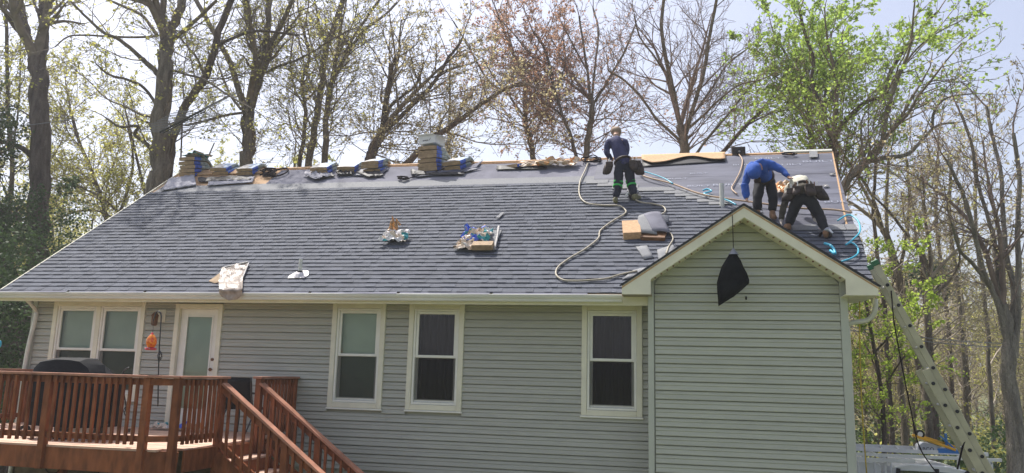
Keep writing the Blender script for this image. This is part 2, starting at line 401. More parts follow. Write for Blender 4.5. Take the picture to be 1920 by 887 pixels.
# ---- windows
def frame_ring(mb, x0, x1, z0, z1, w, y0, y1, wb=None):
    wb = wb or w
    mb.box(x0, x0+w, y0, y1, z0, z1); mb.box(x1-w, x1, y0, y1, z0, z1)
    mb.box(x0+w, x1-w, y0+.002, y1, z1-w, z1-.001); mb.box(x0+w, x1-w, y0+.002, y1, z0+.001, z0+wb)
def sash(parent, x0, x1, z0, z1, yf, style, upper):
    s = MB(); frame_ring(s, x0, x1, z0, z1, .042, yf, yf+.035)
    so_ = s.build('sash', M['white'], parent, bevel=.003)
    gl = MB().poly([(x0+.04, yf+.02, z0+.04), (x1-.04, yf+.02, z0+.04), (x1-.04, yf+.02, z1-.04), (x0+.04, yf+.02, z1-.04)])
    gl.build('pane', M['glass'], parent)
def window(x0, x1, z0, z1, style, parent=house, trim=True):
    wob = MB()
    if trim:
        frame_ring(wob, x0, x1, z0, z1, .085, -.052, .03)
        w_ = wob.build('window', M['cream'], house, bevel=.006)
    else: w_ = parent
    fr = MB(); frame_ring(fr, x0+.088, x1-.088, z0+.088, z1-.088, .035, -.035, .06)
    fr.build('frame', M['white'], w_, bevel=.003)
    a, b, c, d = x0+.125, x1-.125, z0+.125, z1-.125; zm = (c+d)/2
    sash(w_, a, b, zm-.02, d, -.018, style, True)
    sash(w_, a, b, c, zm+.016, .018, style, False)
    sill = MB().box(x0-.012, x1+.012, -.062, .0, z0-.028, z0-.002); sill.build('sill', M['white'], w_, bevel=.003)
    # insect screen in front of the lower sash: fine mesh panel
    if style == 'dark':
        n = 46; rows = []
        for zz in (c-.02, d+.02):
            rows.append([(a-.02+(b-a+.04)*i/n, .10+.016*math.sin(i*1.9+math.sin(i*.7)*2), zz) for i in range(n+1)])
        MB().grid(rows).build('curtain', M['curtain'], w_, smooth=True)
    else:
        MB().box(a-.02, b+.02, .085, .09, c-.02, d+.02).build('blind', M['blind_green'], w_)
    sm = bpy.data.materials.get('screen_mesh')
    if not sm:
        sm = bpy.data.materials.new('screen_mesh'); sm.use_nodes = True; n_ = sm.node_tree; n_.nodes.clear()
        o_ = n_.nodes.new('ShaderNodeOutputMaterial'); t = n_.nodes.new('ShaderNodeBsdfTransparent'); d_ = n_.nodes.new('ShaderNodeBsdfDiffuse'); d_.inputs[0].default_value = (.022,.023,.022,1)
        mx = n_.nodes.new('ShaderNodeMixShader'); mx.inputs[0].default_value = .55
        n_.links.new(t.outputs[0], mx.inputs[1]); n_.links.new(d_.outputs[0], mx.inputs[2]); n_.links.new(mx.outputs[0], o_.inputs[0])
    MB().poly([(a+.005, -.004, c+.03), (b-.005, -.004, c+.03), (b-.005, -.004, zm-.024), (a+.005, -.004, zm-.024)]).build('insect_screen', sm, w_)
    return w_
for x0, x1, z0, z1, st in WIN:
    if st == 'double':
        mb = MB(); frame_ring(mb, x0, x1, z0, z1, .085, -.052, .03); xm = (x0+x1)/2
        mb.box(xm-.045, xm+.045, -.05, .03, z0+.085, z1-.085)
        w_ = mb.build('window', M['cream'], house, bevel=.006)
        window(x0, xm+.045, z0, z1, 'green', w_, False); window(xm-.045, x1, z0, z1, 'green', w_, False)
    else: window(x0, x1, z0, z1, st)
# ---- door
x0, x1, z0, z1 = DOOR
mb = MB(); w_ = .085
mb.box(x0, x0+w_, -.052, .06, z0, z1); mb.box(x1-w_, x1, -.052, .06, z0, z1); mb.box(x0+w_, x1-w_, -.05, .06, z1-w_, z1-.001); mb.box(x0+w_, x1-w_, -.06, .08, z0, z0+.03)
dr = MB()
a, b, c, d = x0+w_+.004, x1-w_-.004, z0+.035, z1-w_-.004
ga, gb, gc, gd = a+.13, b-.13, c+.30, d-.13
for q in ((a, ga, c, d), (gb, b, c, d), (ga, gb, c, gc), (ga, gb, gd, d)): dr.box(q[0], q[1], .02, .06, q[2], q[3])
door = dr.build('door', M['white'], house)
fr = MB(); frame_ring(fr, ga-.025, gb+.025, gc-.025, gd+.025, .03, .008, .022); fr.build('pane_frame', M['white'], door, bevel=.003)
mb.build('door_frame', M['cream'], house, bevel=.006)
MB().poly([(ga, .03, gc), (gb, .03, gc), (gb, .03, gd), (ga, .03, gd)]).build('pane', M['glass'], door)
MB().box(ga-.01, gb+.01, .061, .064, gc, gd).build('blind', M['blind_green'], door)
h = MB(); h.sphere((b-.06, -.03, z0+1.0), .03, 10, 8); h.tube([(b-.06, .02, z0+1.0), (b-.06, -.03, z0+1.0)], .012, 8); h.tube([(b-.06, -.005, z0+1.17), (b-.06, .02, z0+1.17)], .024, 10)
h.build('handle', M['leather_brown'], door, smooth=True)
# ---- wall lantern
lamp = MB(); lx = at(303, 590, -.03).x; lz = at(303, 590, -.03).z
pl_ = MB().box(lx-.06, lx+.08, -.045, -.02, lz-.13, lz+.09)
el = pl_.build('wall_light', M['cream'], house, bevel=.006)
b = MB(); b.tube([(lx, -.04, lz+.02), (lx-.01, -.12, lz+.05), (lx-.03, -.16, lz+.02)], .012, 8); b.lathe((lx-.03, -.16, lz-.2), [(.03,0),(.05,.02),(.055,.16),(.07,.17),(.02,.23)], 8)
b.build('lantern', M['leather_brown'], el)

# ---- roof deck, underlayment, gutters
UL = -11.67
def rakeR(s): return 2.74 + (3.14-2.74)*max(0, s)/SR
roof = MB()
nb = 10
roof.hexa([rp(UL,0,-.05), rp(rakeR(0),0,-.05), rp(rakeR(SR),SR,-.05), rp(UL,SR,-.05), rp(UL,0,-.006), rp(rakeR(0),0,-.006), rp(rakeR(SR),SR,-.006), rp(UL,SR,-.006)])
# rear slope
rz = RZ0+SR*RS*RC; ry = RY0+SR*RC
roof.hexa([(UL, ry+.001, rz-.06), (rakeR(SR), ry+.001, rz-.06), (rakeR(0), 9.0, .2), (UL, 9.0, .2), (UL, ry+.001, rz), (rakeR(SR), ry+.001, rz), (rakeR(0), 9.0, .26), (UL, 9.0, .26)])
roof_o = roof.build('roof', M['osb'], house)
# underlayment sheets: lapped strips across the slope
def strip_sheet(u0, u1, s0, s1, m, h0, name='underlayment', seed=0, amp=.004, edge=0):
    nu = max(8, int((u1-u0)/.18)); ns = max(4, int((s1-s0)/.12)); rows = []
    for j in range(ns+1):
        s = s0+(s1-s0)*j/ns; row = []
        for i in range(nu+1):
            u = u0+(min(u1, rakeR(s)-.01)-u0)*i/nu
            ss = s + edge*noise.noise(Vector((u*1.3, seed, 0)))*(1 if j in (0, ns) else 0)
            row.append(rp(u, ss, h0+amp*noise.noise(Vector((u*2.2, s*5, seed)))))
        rows.append(row)
    return MB().grid(rows).build(name, m, roof_o, smooth=True)
strip_sheet(-9.0, 1.2, 4.45, 5.70, M['under_pale'], .004, seed=1, edge=.02)
for i, (s0, s1) in enumerate(((1.6, 2.65), (2.6, 3.65), (3.6, 4.65), (4.6, 5.72))):
    strip_sheet(-1.6 if i > 1 else .4, 3.2, s0, s1, M['under'], .009+.003*i, seed=5+i, edge=.006)
# faint printing on the sheets
def text_on_roof(txt, px, py, size, m, sx=1.0):
    cu = bpy.data.curves.new('print', 'FONT'); cu.body = txt; cu.size = size; cu.align_x = 'CENTER'
    o = bpy.data.objects.new('print', cu); C.objects.link(o)
    bpy.context.view_layer.update(); dg = bpy.context.evaluated_depsgraph_get()
    me = bpy.data.meshes.new_from_object(o.evaluated_get(dg)); bpy.data.objects.remove(o); me.materials.append(m)
    me.transform(Matrix.Diagonal((sx,1,1,1)))
    p = onroof(px, py, .027); mt = Matrix((Vector((1,0,0)), RT, RN)).transposed().to_4x4(); mt.translation = p; me.transform(mt)
    t = bpy.data.objects.new('print', me); C.objects.link(t); setparent(t, roof_o); return t
for px, py, sz in ((1535, 306, .14), (1395, 312, .10), (1365, 350, .13), (1310, 328, .08), (1575, 382, .12), (1310, 352, .10), (1440, 300, .12), (1270, 338, .09), (1480, 312, .12)):
    text_on_roof('BUILT', px, py, sz, M['print'], 1.7)
# torn pale flaps at the left end + nailing strips
strip_sheet(-11.6, -8.6, 4.45, 4.86, M['shingle_pale'], .006, 'nailing_strip', 9)
strip_sheet(-9.2, -1.2, 4.47, 4.80, M['shingle_pale'], .012, 'nailing_strip', 11)
def flap(pts, m, name='loose_underlayment', seed=0, h=.03, n=9, k=7):
    """four roof pixels tl,tr,br,bl -> crinkled sheet lying on the roof"""
    tl, tr, br, bl = [onroof(*p) for p in pts]; rows = []
    for j in range(k+1):
        t = j/k; a = tl.lerp(bl, t); b = tr.lerp(br, t)
        rows.append([a.lerp(b, i/n)+RN*(.03+h*(.5+noise.noise(Vector((i*.7+seed, j*.8, seed))))) for i in range(n+1)])
    return MB().grid(rows).build(name, m, roof_o, smooth=True, solid=.006)
flap([(318,338),(365,330),(369,350),(303,361)], M['under_white'], seed=2, n=14)
flap([(372,336),(478,331),(470,341),(372,344)], M['black'], seed=4, h=.03, n=14)
flap([(392,342),(478,334),(474,345),(390,351)], M['under_white'], seed=6, n=12, h=.02)
flap([(568,330),(610,322),(622,334),(592,342)], M['under_white'], seed=8, n=14, h=.09)
flap([(630,326),(650,322),(668,330),(634,333)], M['black'], seed=9, n=10, h=.08)
flap([(583,331),(622,328),(630,334),(590,339)], M['black'], seed=21, n=10, h=.05)
flap([(668,327),(712,325),(722,333),(690,336)], M['black'], seed=22, n=10, h=.05)
flap([(780,328),(870,326),(872,331),(778,332)], M['black'], seed=23, n=12, h=.04)
flap([(640,322),(730,319),(712,333),(662,332)], M['under'], seed=10, n=10, h=.02)
flap([(770,327),(905,318),(872,326),(782,335)], M['under'], seed=12, n=10, h=.02)
flap([(770,322),(800,326),(800,330),(772,333)], M['black'], seed=13, n=6, h=.05)
flap([(870,319),(906,304),(893,318),(872,321)], M['under_pale'], seed=14, n=8, h=.02)
flap([(932,313),(1024,313),(1026,319),(931,321)], M['black'], seed=15, n=10, h=.01)
flap([(1203,297),(1359,292),(1360,306),(1204,316)], M['black'], seed=16, n=10, h=.01)
# exposed plywood: the curled OSB coloured sheet along the ridge
tl, tr = onroof(1203, 293), onroof(1360, 289); rows = []
for j in range(7):
    row = []
    for i in range(25):
        t = i/24; lowy = 311-6*math.exp(-((t-.62)/.22)**2)+2*math.sin(t*9) - 6*max(0,(.12-t))*8
        a = onroof(1203+157*t, 295-5*t-2); b = onroof(1203+157*t, lowy-7*t)
        row.append(a.lerp(b, j/6)+RN*(.035+.05*(j/6)**2))
    rows.append(row)
MB().grid(rows).build('exposed_sheathing', M['osb'], roof_o, smooth=True, solid=.01)
for a, b, w_ in ((-11.2, -9.3, .3), (-9.3, 2.2, .05)):
    MB().hexa([rp(a, SR-w_, .012), rp(b, SR-w_, .012), rp(b, SR, .012), rp(a, SR, .012), rp(a, SR-w_, .034), rp(b, SR-w_, .034), rp(b, SR, .034), rp(a, SR, .034)]).build('ridge_sheathing', M['osb'], roof_o)
MB().hexa([rp(2.2, SR-.03, .012), rp(3.14, SR-.03, .012), rp(3.14, SR, .012), rp(2.2, SR, .012), rp(2.2, SR-.03, .05), rp(3.14, SR-.03, .05), rp(3.14, SR+.03, .06), rp(2.2, SR+.03, .06)]).build('ridge_board', M['pvc'], roof_o)
# right rake: pale drip edge
mb = MB()
mb.beam(rp(rakeR(0)+.01, 2.1, 0), rp(rakeR(SR)+.01, SR, 0), .028, .04, RN); mb.build('rake_edge', M['osb'], roof_o)
MB().beam(rp(UL-.012, .0, -.04), rp(UL-.012, SR, -.04), .022, .14, RN).build('rake_board', M['cream'], roof_o)
MB().beam(rp(rakeR(0)-.03, .0, -.10), rp(rakeR(SR)-.03, SR, -.10), .022, .14, RN).build('rake_board', M['cream'], roof_o)
# shingles -------------------------------------------------------
EXPO = 4.47/32
def rowspan(k):
    s = k*EXPO; segs = []
    # finished field's right hand limit as courses climb
    lim = [(0, 2.80), (2.05, 2.95)]
    if s < 2.07: segs.append((UL-.01, rakeR(s)+.015))
    else:
        steps = [(3.03, 1.15), (3.20, .80), (3.33, .60), (3.48, .40), (3.62, .20), (3.80, .05), (3.90, -.75), (4.2, -1.15), (4.36, -1.5), (4.6, -1.72)]
        if s < 3.03: r = 1.5
        else: r = next(x for q, x in steps if s < q) if s < 4.6 else -1.72
        segs.append((UL-.01, r))
    return segs
pieces = []
rs = random.Random(11)
for k in range(32):
    s = k*EXPO
    for a, b in rowspan(k):
        u = a; thick = rs.random() < .5
        while u < b-.04:
            wd = min(rs.choice((.09,.12,.15,.17,.2,.24,.28)) , b-u)
            if b-u-wd < .06: wd = b-u
            pieces.append((k, u, u+wd, thick, rs.random())); thick = not thick if rs.random() < .8 else thick
            u += wd
def gable_hides(u, s):
    return False
def piece(mb, u0, u1, s, thick, wob):
    s0 = s-.004-(.003*wob); s1 = s+EXPO*1.12
    if s < .01: s0 = -.02
    t = .019 if thick else .013
    h0 = .020; g_ = .0012
    hb0, ht0, ht1 = .006, h0+t-.006, h0-.004
    mb.hexa([rp(u0+g_, s0, hb0), rp(u1-g_, s0, hb0), rp(u1-g_, s1, hb0-.002), rp(u0+g_, s1, hb0-.002), rp(u0+g_, s0, ht0), rp(u1-g_, s0, ht0), rp(u1-g_, s1, ht1-.004), rp(u0+g_, s1, ht1-.004)])
field = MB(); tones = []; cnt = 0
pieces.sort(key=lambda p: (p[0], abs(p[1]+4)))
for k, u0, u1, th, tn in pieces:
    if cnt < 300:
        mb = MB(); piece(mb, u0, u1, k*EXPO, th, tn); mb.build('shingle', M['shingle_o'], roof_o); cnt += 1
    else:
        piece(field, u0, u1, k*EXPO, th, tn); tones += [tn]*6
fo = field.build('shingle_field', M['shingle'], roof_o); fo['kind'] = 'stuff'
at_ = fo.data.attributes.new('tone', 'FLOAT', 'FACE'); at_.data.foreach_set('value', tones)
# pale unexposed strip at the stepped edge on the right
for (s, a, b) in ((4.36,-1.74,-1.3),(4.2,-1.5,-1.1),(4.05,-1.2,-.7),(3.90,-.9,.0),(3.76,-.2,.22),(3.62,.0,.42),(3.48,.2,.62),(3.33,.4,.82),(3.2,.6,1.0)):
    MB().hexa([rp(a, s-.02, .03), rp(b, s-.02, .03), rp(b, s+.19, .02), rp(a, s+.19, .02), rp(a, s-.02, .036), rp(b, s-.02, .036), rp(b, s+.19, .026), rp(a, s+.19, .026)]).build('shingle', M['shingle_pale'], roof_o)['label'] = 'pale unexposed nailing strip'
for (a, b) in ((1.9, 2.72),(2.73, 2.9)):
    MB().hexa([rp(a, 2.05, .03), rp(b, 2.05, .03), rp(b, 2.28, .02), rp(a, 2.28, .02), rp(a, 2.05, .036), rp(b, 2.05, .036), rp(b, 2.28, .026), rp(a, 2.28, .026)]).build('shingle', M['shingle_pale'], roof_o)['label'] = 'pale unexposed nailing strip'
# gutter
def gutter(xa, xb, y, z, parent):
    prof = [(0, .0), (0, -.11), (-.075, -.115), (-.085, -.10), (-.088, -.075), (-.105, -.045), (-.112, -.012), (-.105, -.002), (-.1, -.006), (-.104, -.03), (-.07, -.1), (-.008, -.1), (-.006, 0)]
    mb = MB(); mb.prism([(xa, y+a, z+b) for a, b in prof], (xb-xa, 0, 0)); return mb.build('gutter', M['gutter'], parent)
gz0 = .225
gutter(-11.80, -.78, -.47, gz0, roof_o)
MB().box(-11.72, DX, -.47, -.445, .07, .215).build('fascia', M['cream'], roof_o)
MB().box(XL-.3, DX, -.445, .017, .165, .178).build('soffit', M['soffit'], roof_o)
for i in range(8):
    x = -11.75+i*1.5
    mb = MB(); mb.hexa([rp(x+.01,-.085,.012), rp(x+1.46,-.085,.012), rp(x+1.46,.02,.018), rp(x+.01,.02,.018), rp(x+.01,-.085,.019), rp(x+1.46,-.085,.019+.012*rs.random()), rp(x+1.46,.02,.022), rp(x+.01,.02,.022)])
    if x+1.46 < -.75: mb.build('drip_edge', M['under_pale'], roof_o)
# downspouts
def pipe(pts, w1, w2, m, parent, name='downspout'):
    mb = MB()
    mb.tube(smoothline(pts, 4), w1, 8); return mb.build(name, m, parent, smooth=True)
pipe([at(46,549,-.50), at(47,558,-.46), at(60,572,-.25), at(67,583,-.10), at(66,600,-.09), at(45,696,-.09), Vector((at(45,696,-.09).x,-.09,-4.0))], .037, .03, M['gutter'], house)
a = at(1640, 562, -.3); pipe([(a.x, -.35, .2), (a.x-.02, -.35, .02), (a.x-.12, -.30, -.10), (XR+.06, -.30, -.17), (XR+.05, -.30, -.5), (XR+.05,-.3,-4.2)], .036, .03, M['gutter'], house)

# ---- gable roof
gax = .96; gaz = 1.455; gs = .67; gyf = -.87
hwid = 1.72
def gval(y):  # half width at which gable plane meets main roof
    z = RZ0+RS*(y-RY0); return (gaz-z)/gs
gy1 = (gaz-RZ0)/RS+RY0
for sgn in (-1, 1):
    xe = gax+sgn*hwid; ze = gaz-gs*hwid; yv = max(gyf+.01, (ze-RZ0)/RS+RY0)
    th = .028
    P = [Vector((gax, gyf, gaz)), Vector((xe, gyf, ze)), Vector((xe, yv, ze)), Vector((gax, gy1, gaz))]
    mb = MB()
    if sgn < 0: P = P[::-1]
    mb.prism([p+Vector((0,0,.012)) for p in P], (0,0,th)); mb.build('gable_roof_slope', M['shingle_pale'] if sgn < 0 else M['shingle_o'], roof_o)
    mb = MB(); mb.prism([p+Vector((0,0,-.02)) for p in P], (0,0,.025)); mb.build('gable_roof_deck', M['osb'], roof_o)
    # thin black drip line on top of the fascia
    mb = MB(); mb.beam((gax, gyf-.012, gaz+.035), (xe+sgn*.03, gyf-.012, ze+.035-.02), .02, .022, (-sgn*gs*-1, 0, 1)); mb.build('drip_edge', M['black'], roof_o)
    # rake fascia
    f0, f1 = 0.0, -.155
    poly = [(gax, gyf+.002, gaz+f0+.012), (xe, gyf+.002, ze+f0+.012), (xe, gyf+.002, ze-.105), (gax+sgn*1.31, gyf+.002, ze-.105), (gax+sgn*1.31, gyf+.002, gaz-gs*1.31+f1-.005), (gax, gyf+.002, gaz+f1)]
    if sgn > 0: poly = poly[::-1]
    mb = MB(); mb.prism(poly, (0, .028, 0)); mb.build('rake_fascia', M['cream'], roof_o)
    # boxed return underside and side
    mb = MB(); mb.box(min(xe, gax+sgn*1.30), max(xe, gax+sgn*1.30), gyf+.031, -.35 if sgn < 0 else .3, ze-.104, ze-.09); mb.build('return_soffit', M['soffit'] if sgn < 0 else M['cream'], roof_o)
    # rake soffit
    z0_, z1_ = gaz-.165, gaz-gs*1.31-.165
    mb = MB(); mb.hexa([(gax, gyf+.031, z0_), (gax+sgn*1.31, gyf+.031, z1_), (gax+sgn*1.31, GY-.02, z1_), (gax, GY-.02, z0_), (gax, gyf+.031, z0_+.012), (gax+sgn*1.31, gyf+.031, z1_+.012), (gax+sgn*1.31, GY-.02, z1_+.012), (gax, GY-.02, z0_+.012)])
    mb.build('rake_soffit', M['cream'], roof_o)
    mb = MB()
    for i in range(15):
        t = (i+.6)/15*1.28; mb.box(gax+sgn*t-.012, gax+sgn*t+.012, gyf+.034, gyf+.048, gaz-gs*t-.19, gaz-gs*t-.172)
    mb.build('soffit_channel_clips', M['leather_brown'], roof_o)['kind'] = 'stuff'
# grey flashing strips where the small left slope meets the field
for pts, hh in (([(1232,472),(1262,462),(1270,480),(1236,498)], .05), ([(1192,466),(1213,464),(1226,486),(1208,490)], .045), ([(1188,510),(1210,505),(1208,520),(1165,528)], .05)):
    flap(pts, M['shingle_pale'], 'valley_flashing', seed=hash(pts[0]) % 7, h=.01, n=4, k=3)
# roof vent pipes and ridge vent box
def ventpipe(px, py, hgt, r, label, flash=True):
    p = onroof(px, py)
    mb = MB(); mb.lathe(p-Vector((0,0,.05)), [(r,0),(r,hgt*.5),(r,hgt+.05)], 14); v = mb.build('vent_pipe', M['pvc'], roof_o, smooth=False); v['label'] = label
    if flash:
        mb = MB(); mb.prism([p+RT*a+Vector((b,0,0))+RN*.03 for a, b in ((-.11,-.16),(-.10,.13),(.0,.17),(.15,.1),(.15,-.08),(-.02,-.17))], RN*.008)
        mb.lathe(p-Vector((0,0,.03)), [(.12,0),(.085,.07),(.06,.10)], 12); mb.build('flashing', M['chrome'], v)
        mb = MB(); mb.lathe(p+Vector((0,0,.05)), [(r+.02,0),(r+.015,.05)], 12); mb.build('rubber_collar', M['black'], v)
    return v
ventpipe(562, 519, .30, .032, 'short pale vent pipe with bright metal flashing near the gutter')
ventpipe(1354, 388, .43, .042, 'pale vent pipe left of the gable peak', False)
# ================================================================== DECK
deck = empty('deck', (-8.5, -1.6, -3.4), 'red-brown stained wooden deck with railing and stairs at the left of the house', 'deck')
DZ = -2.03; RT_ = -1.105
dl, drt, dfy = -11.3, -6.2, -3.08
rd = random.Random(5)
for i in range(22):
    y1 = -.06-i*.139; y0 = y1-.132
    xe = drt if i < 20 else drt-.12*(i-19)
    zz = rd.uniform(-.002, .002)
    xj = dl + rd.uniform(1.2, 3.9)
    for a, b in ((dl, xj-.002), (xj+.002, xe)):
        MB().box(a, b, y0, y1, DZ-.028+zz, DZ+zz).build('deck_board', M['cedar_light'], deck)
def bm_(name, a, b, w, h, up=(0,0,1), m='cedar', bev=.004, parent=deck): return MB().beam(a, b, w, h, up).build(name, M[m], parent, bevel=bev)
bm_('rim_board', (dl, dfy-.02, DZ-.15), (-6.62, dfy-.02, DZ-.17), .038, .275)
bm_('rim_board', (-6.60, dfy-.03, DZ-.15), (-6.25, -2.92, DZ-.17), .038, .275)
bm_('rim_board', (-6.185, -2.90, DZ-.15), (-6.185, -.06, DZ-.17), .038, .275)
bm_('rim_board', (dl, -.1, DZ-.15), (dl, dfy-.02, DZ-.17), .038, .275)
def post(x, y, z0=DZ-.30, z1=RT_-.02, s=.092):
    mb = MB().box(x-s/2, x+s/2, y-s/2, y+s/2, z0, z1); return mb.build('post', M['cedar'], deck, bevel=.005)
P1, P2, PB, PC, PD = (-6.63,-3.13), (-6.30,-2.99), (-6.16,-2.19), (-6.13,-1.24), (-6.16,-.09)
fx = at(85, 790, -3.13).x
for x, y in ((fx, -3.13), (fx-1.9, -3.13), P1, P2): post(x, y)
post(*PB, z0=-3.4); post(*PC, z0=-3.4); post(*PD, z0=DZ-.3)
post(-11.28, -.09); post(-11.28, -3.13)
for x, y in ((-8.2,-2.6), (-6.7,-2.6)): post(x, y, -3.6, DZ-.27)
def rail(a, b, n=None, off=.055, low=.10, skip=()):
    a = Vector((*a, 0)); b = Vector((*b, 0)); d = (b-a); L = d.length; d.normalize(); nrm = Vector((d.y, -d.x, 0))
    bm_('sub_rail', a+Vector((0,0,RT_-.083)), b+Vector((0,0,RT_-.083)), .036, .086)
    bm_('bottom_rail', a+Vector((0,0,DZ+low+.03)), b+Vector((0,0,DZ+low+.03)), .036, .075)
    n = n or int(L/.118)
    for i in range(n):
        t = (i+.75)/(n+.5)*L; p = a+d*t+nrm*.038
        lean = rd.uniform(-.004, .004)
        mb = MB(); mb.beam(p+Vector((0,0,DZ+low-.045)), p+d*lean+Vector((0,0,RT_-.045)), .034, .034, d); mb.build('baluster', M['cedar'], deck)
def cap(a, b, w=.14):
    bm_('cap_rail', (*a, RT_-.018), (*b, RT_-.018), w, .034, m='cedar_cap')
rail((dl, -3.13), (fx-1.95, -3.13)); rail((fx-1.85, -3.13), (fx-.05, -3.13)); rail((fx+.05, -3.13), (P1[0]-.05, -3.13), 13)
rail(P1, P2, 0) if False else None
bm_('sub_rail', (P1[0]+.04, P1[1], RT_-.083), (P2[0]-.04, P2[1], RT_-.083), .036, .086); bm_('bottom_rail', (P1[0]+.04, P1[1], DZ+.13), (P2[0]-.04, P2[1], DZ+.13), .036, .075)
rail((P2[0]+.02, P2[1]+.05), (PB[0], PB[1]-.05), 8)
rail((PC[0], PC[1]+.05), (PD[0], PD[1]-.05), 9); rail((-11.28, -.15), (-11.28, -3.08))
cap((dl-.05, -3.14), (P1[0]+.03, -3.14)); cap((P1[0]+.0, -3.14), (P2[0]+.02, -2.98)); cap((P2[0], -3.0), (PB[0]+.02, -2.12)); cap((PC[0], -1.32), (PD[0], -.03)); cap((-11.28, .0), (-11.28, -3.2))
# stairs run down towards +X
SLP = -.735; RUN = .268; RISE = RUN*.735
for yy, nb_, side in ((-2.22, 20, -1), (-1.22, 20, 1)):
    x0 = PB[0]+.05; z0 = -1.205
    x1 = x0+2.65; z1 = z0+SLP*2.65
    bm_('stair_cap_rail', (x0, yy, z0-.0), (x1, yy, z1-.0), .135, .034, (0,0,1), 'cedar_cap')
    bm_('stair_sub_rail', (x0, yy, z0-.075), (x1, yy, z1-.075), .036, .10)
    bm_('stair_bottom_rail', (x0, yy, z0-.80), (x1, yy, z1-.80), .036, .08)
    for i in range(nb_):
        t = .12+i*.125; x = x0+t; z = z0+SLP*t
        if abs(t-.98) < .07: continue
        MB().box(x-.017, x+.017, yy-.052, yy-.02, z-.90, z-.05).build('baluster', M['cedar'], deck)
    post(x0+.98, yy, z0+SLP*.98-2.0, z0+SLP*.98-.03); post(x0+2.6, yy, -4.2, z0+SLP*2.6-.03)
    zz = z0-.98
    mb = MB(); mb.beam((x0-.06, yy+side*.0, zz-.02), (x1, yy, zz-.02+SLP*2.7), .038, .24, (0,0,1)); mb.build('stringer', M['cedar'], deck, bevel=.004)
for i in range(8):
    x = PB[0]+.03+i*RUN; z = DZ-RISE*(i+1)+.0
    for j in range(2):
        MB().box(x+j*.137, x+j*.137+.13, -2.20, -1.24, z-.03, z).build('tread', M['cedar_light'], deck, bevel=.003)
    MB().box(x-.012, x+.006, -2.20, -1.24, z+.001-.03, z+RISE-.03).build('riser', M['cedar'], deck)

# ================================================================== THINGS ON THE DECK
def floorobj(px, py, z): 
    d = ray(px, py); return CAM + d*((z-CAM.z)/d.z)
# covered grill
gx0, gx1 = -9.02, -7.78; gy = -2.25
gr = empty('covered_grill', ((gx0+gx1)/2, gy, DZ), 'barbecue grill under a black fitted cloth cover behind the deck railing', 'grill')
rows = []
secs = [(gx0+.0, -1.14, .20), (gx0+.02, -1.02, .24), (gx0+.12, -.94, .27), (gx0+.38, -.90, .28), (gx0+.62, -.895, .29), (gx0+.80, -.91, .29), (gx0+.90, -1.0, .28), (gx0+.98, -1.12, .27), (gx0+1.02, -1.15, .26), (gx1-.03, -1.16, .25), (gx1, -1.19, .22)]
for x, zt, hd in secs:
    t = (x-gx0)/(gx1-gx0); row = []
    prof = [(-1, DZ+.17), (-1.03, DZ+.5), (-.98, -1.5), (-1, -1.25), (-.96, min(zt-.02, -1.14)), (-.78, zt-.035*(zt > -1.1)), (-.35, zt), (.35, zt), (.9, min(zt, -1.1)), (1, -1.3), (1, DZ+.17)]
    for a, z in prof:
        sh = .03*noise.noise(Vector((x*5, z*5, a)))
        row.append((x + (.07*(t-.5)*2 if z < -1.3 else 0)*(-1 if t > .5 else -.3)+sh, gy+a*hd+sh*.8, z+.5*sh))
    rows.append(row)
rows = [[(rows[0][i][0]+.01, gy, rows[0][i][2]) for i in range(11)]] + rows + [[(rows[-1][i][0]-.01, gy, rows[-1][i][2]) for i in range(11)]]
MB().grid(rows).build('cover', M['blackcloth'], gr, smooth=True, sharp=24)
for wx in (gx0+.05, gx0+.15):
    pass
for yy in (-.2, .2):
    mb = MB(); mb.tube([(gx0+.0, gy+yy-.02, DZ+.09), (gx0+.0, gy+yy+.02, DZ+.09)], .085, 18); wh = mb.build('wheel', M['tyre'], gr)
    mb = MB(); mb.tube([(gx0+.0, gy+yy-.024, DZ+.09), (gx0+.0, gy+yy+.024, DZ+.09)], .035, 12); mb.build('hub', M['alu'], wh)
    MB().box(gx0+.5, gx0+.72, gy+yy-.03, gy+yy+.03, DZ, DZ+.2).build('leg', M['black'], gr); MB().box(gx1-.45, gx1-.2, gy+yy-.03, gy+yy+.03, DZ, DZ+.2).build('leg', M['nailgun'], gr)
# patio chair (black sling, seen from behind)
cx, cy = -6.75, -.72
ch = empty('patio_chair', (cx, cy, DZ), 'black sling patio chair between the deck railing and the house wall', 'chair')
rows = [[(cx-.17+.46*i/6, cy-.10-.13*j/6+.01*math.sin(i), DZ+.42+.47*j/6) for i in range(7)] for j in range(7)]
MB().grid(rows).build('backrest', M['blackcloth'], ch, smooth=True, solid=.02)
MB().grid([[(cx-.17+.46*i/4, cy-.10+.42*j/4, DZ+.42-.02*math.sin(j*.8)) for i in range(5)] for j in range(5)]).build('seat', M['blackcloth'], ch, smooth=True, solid=.02)
for sx in (-.19, .31):
    MB().tube(smoothline([(cx+sx, cy+.34, DZ+.02), (cx+sx, cy+.32, DZ+.42), (cx+sx, cy-.10, DZ+.42), (cx+sx, cy-.24, DZ+.90)]), .013, 8).build('side_frame', M['metalblack'], ch, smooth=True)
    MB().tube([(cx+sx, cy-.02, DZ+.42), (cx+sx-.06, cy-.22, DZ+.0)], .013, 8).build('leg', M['metalblack'], ch)
    MB().tube([(cx+sx, cy-.18, DZ+.66), (cx+sx, cy+.28, DZ+.64), (cx+sx, cy+.32, DZ+.42)], .016, 8).build('armrest', M['metalblack'], ch)
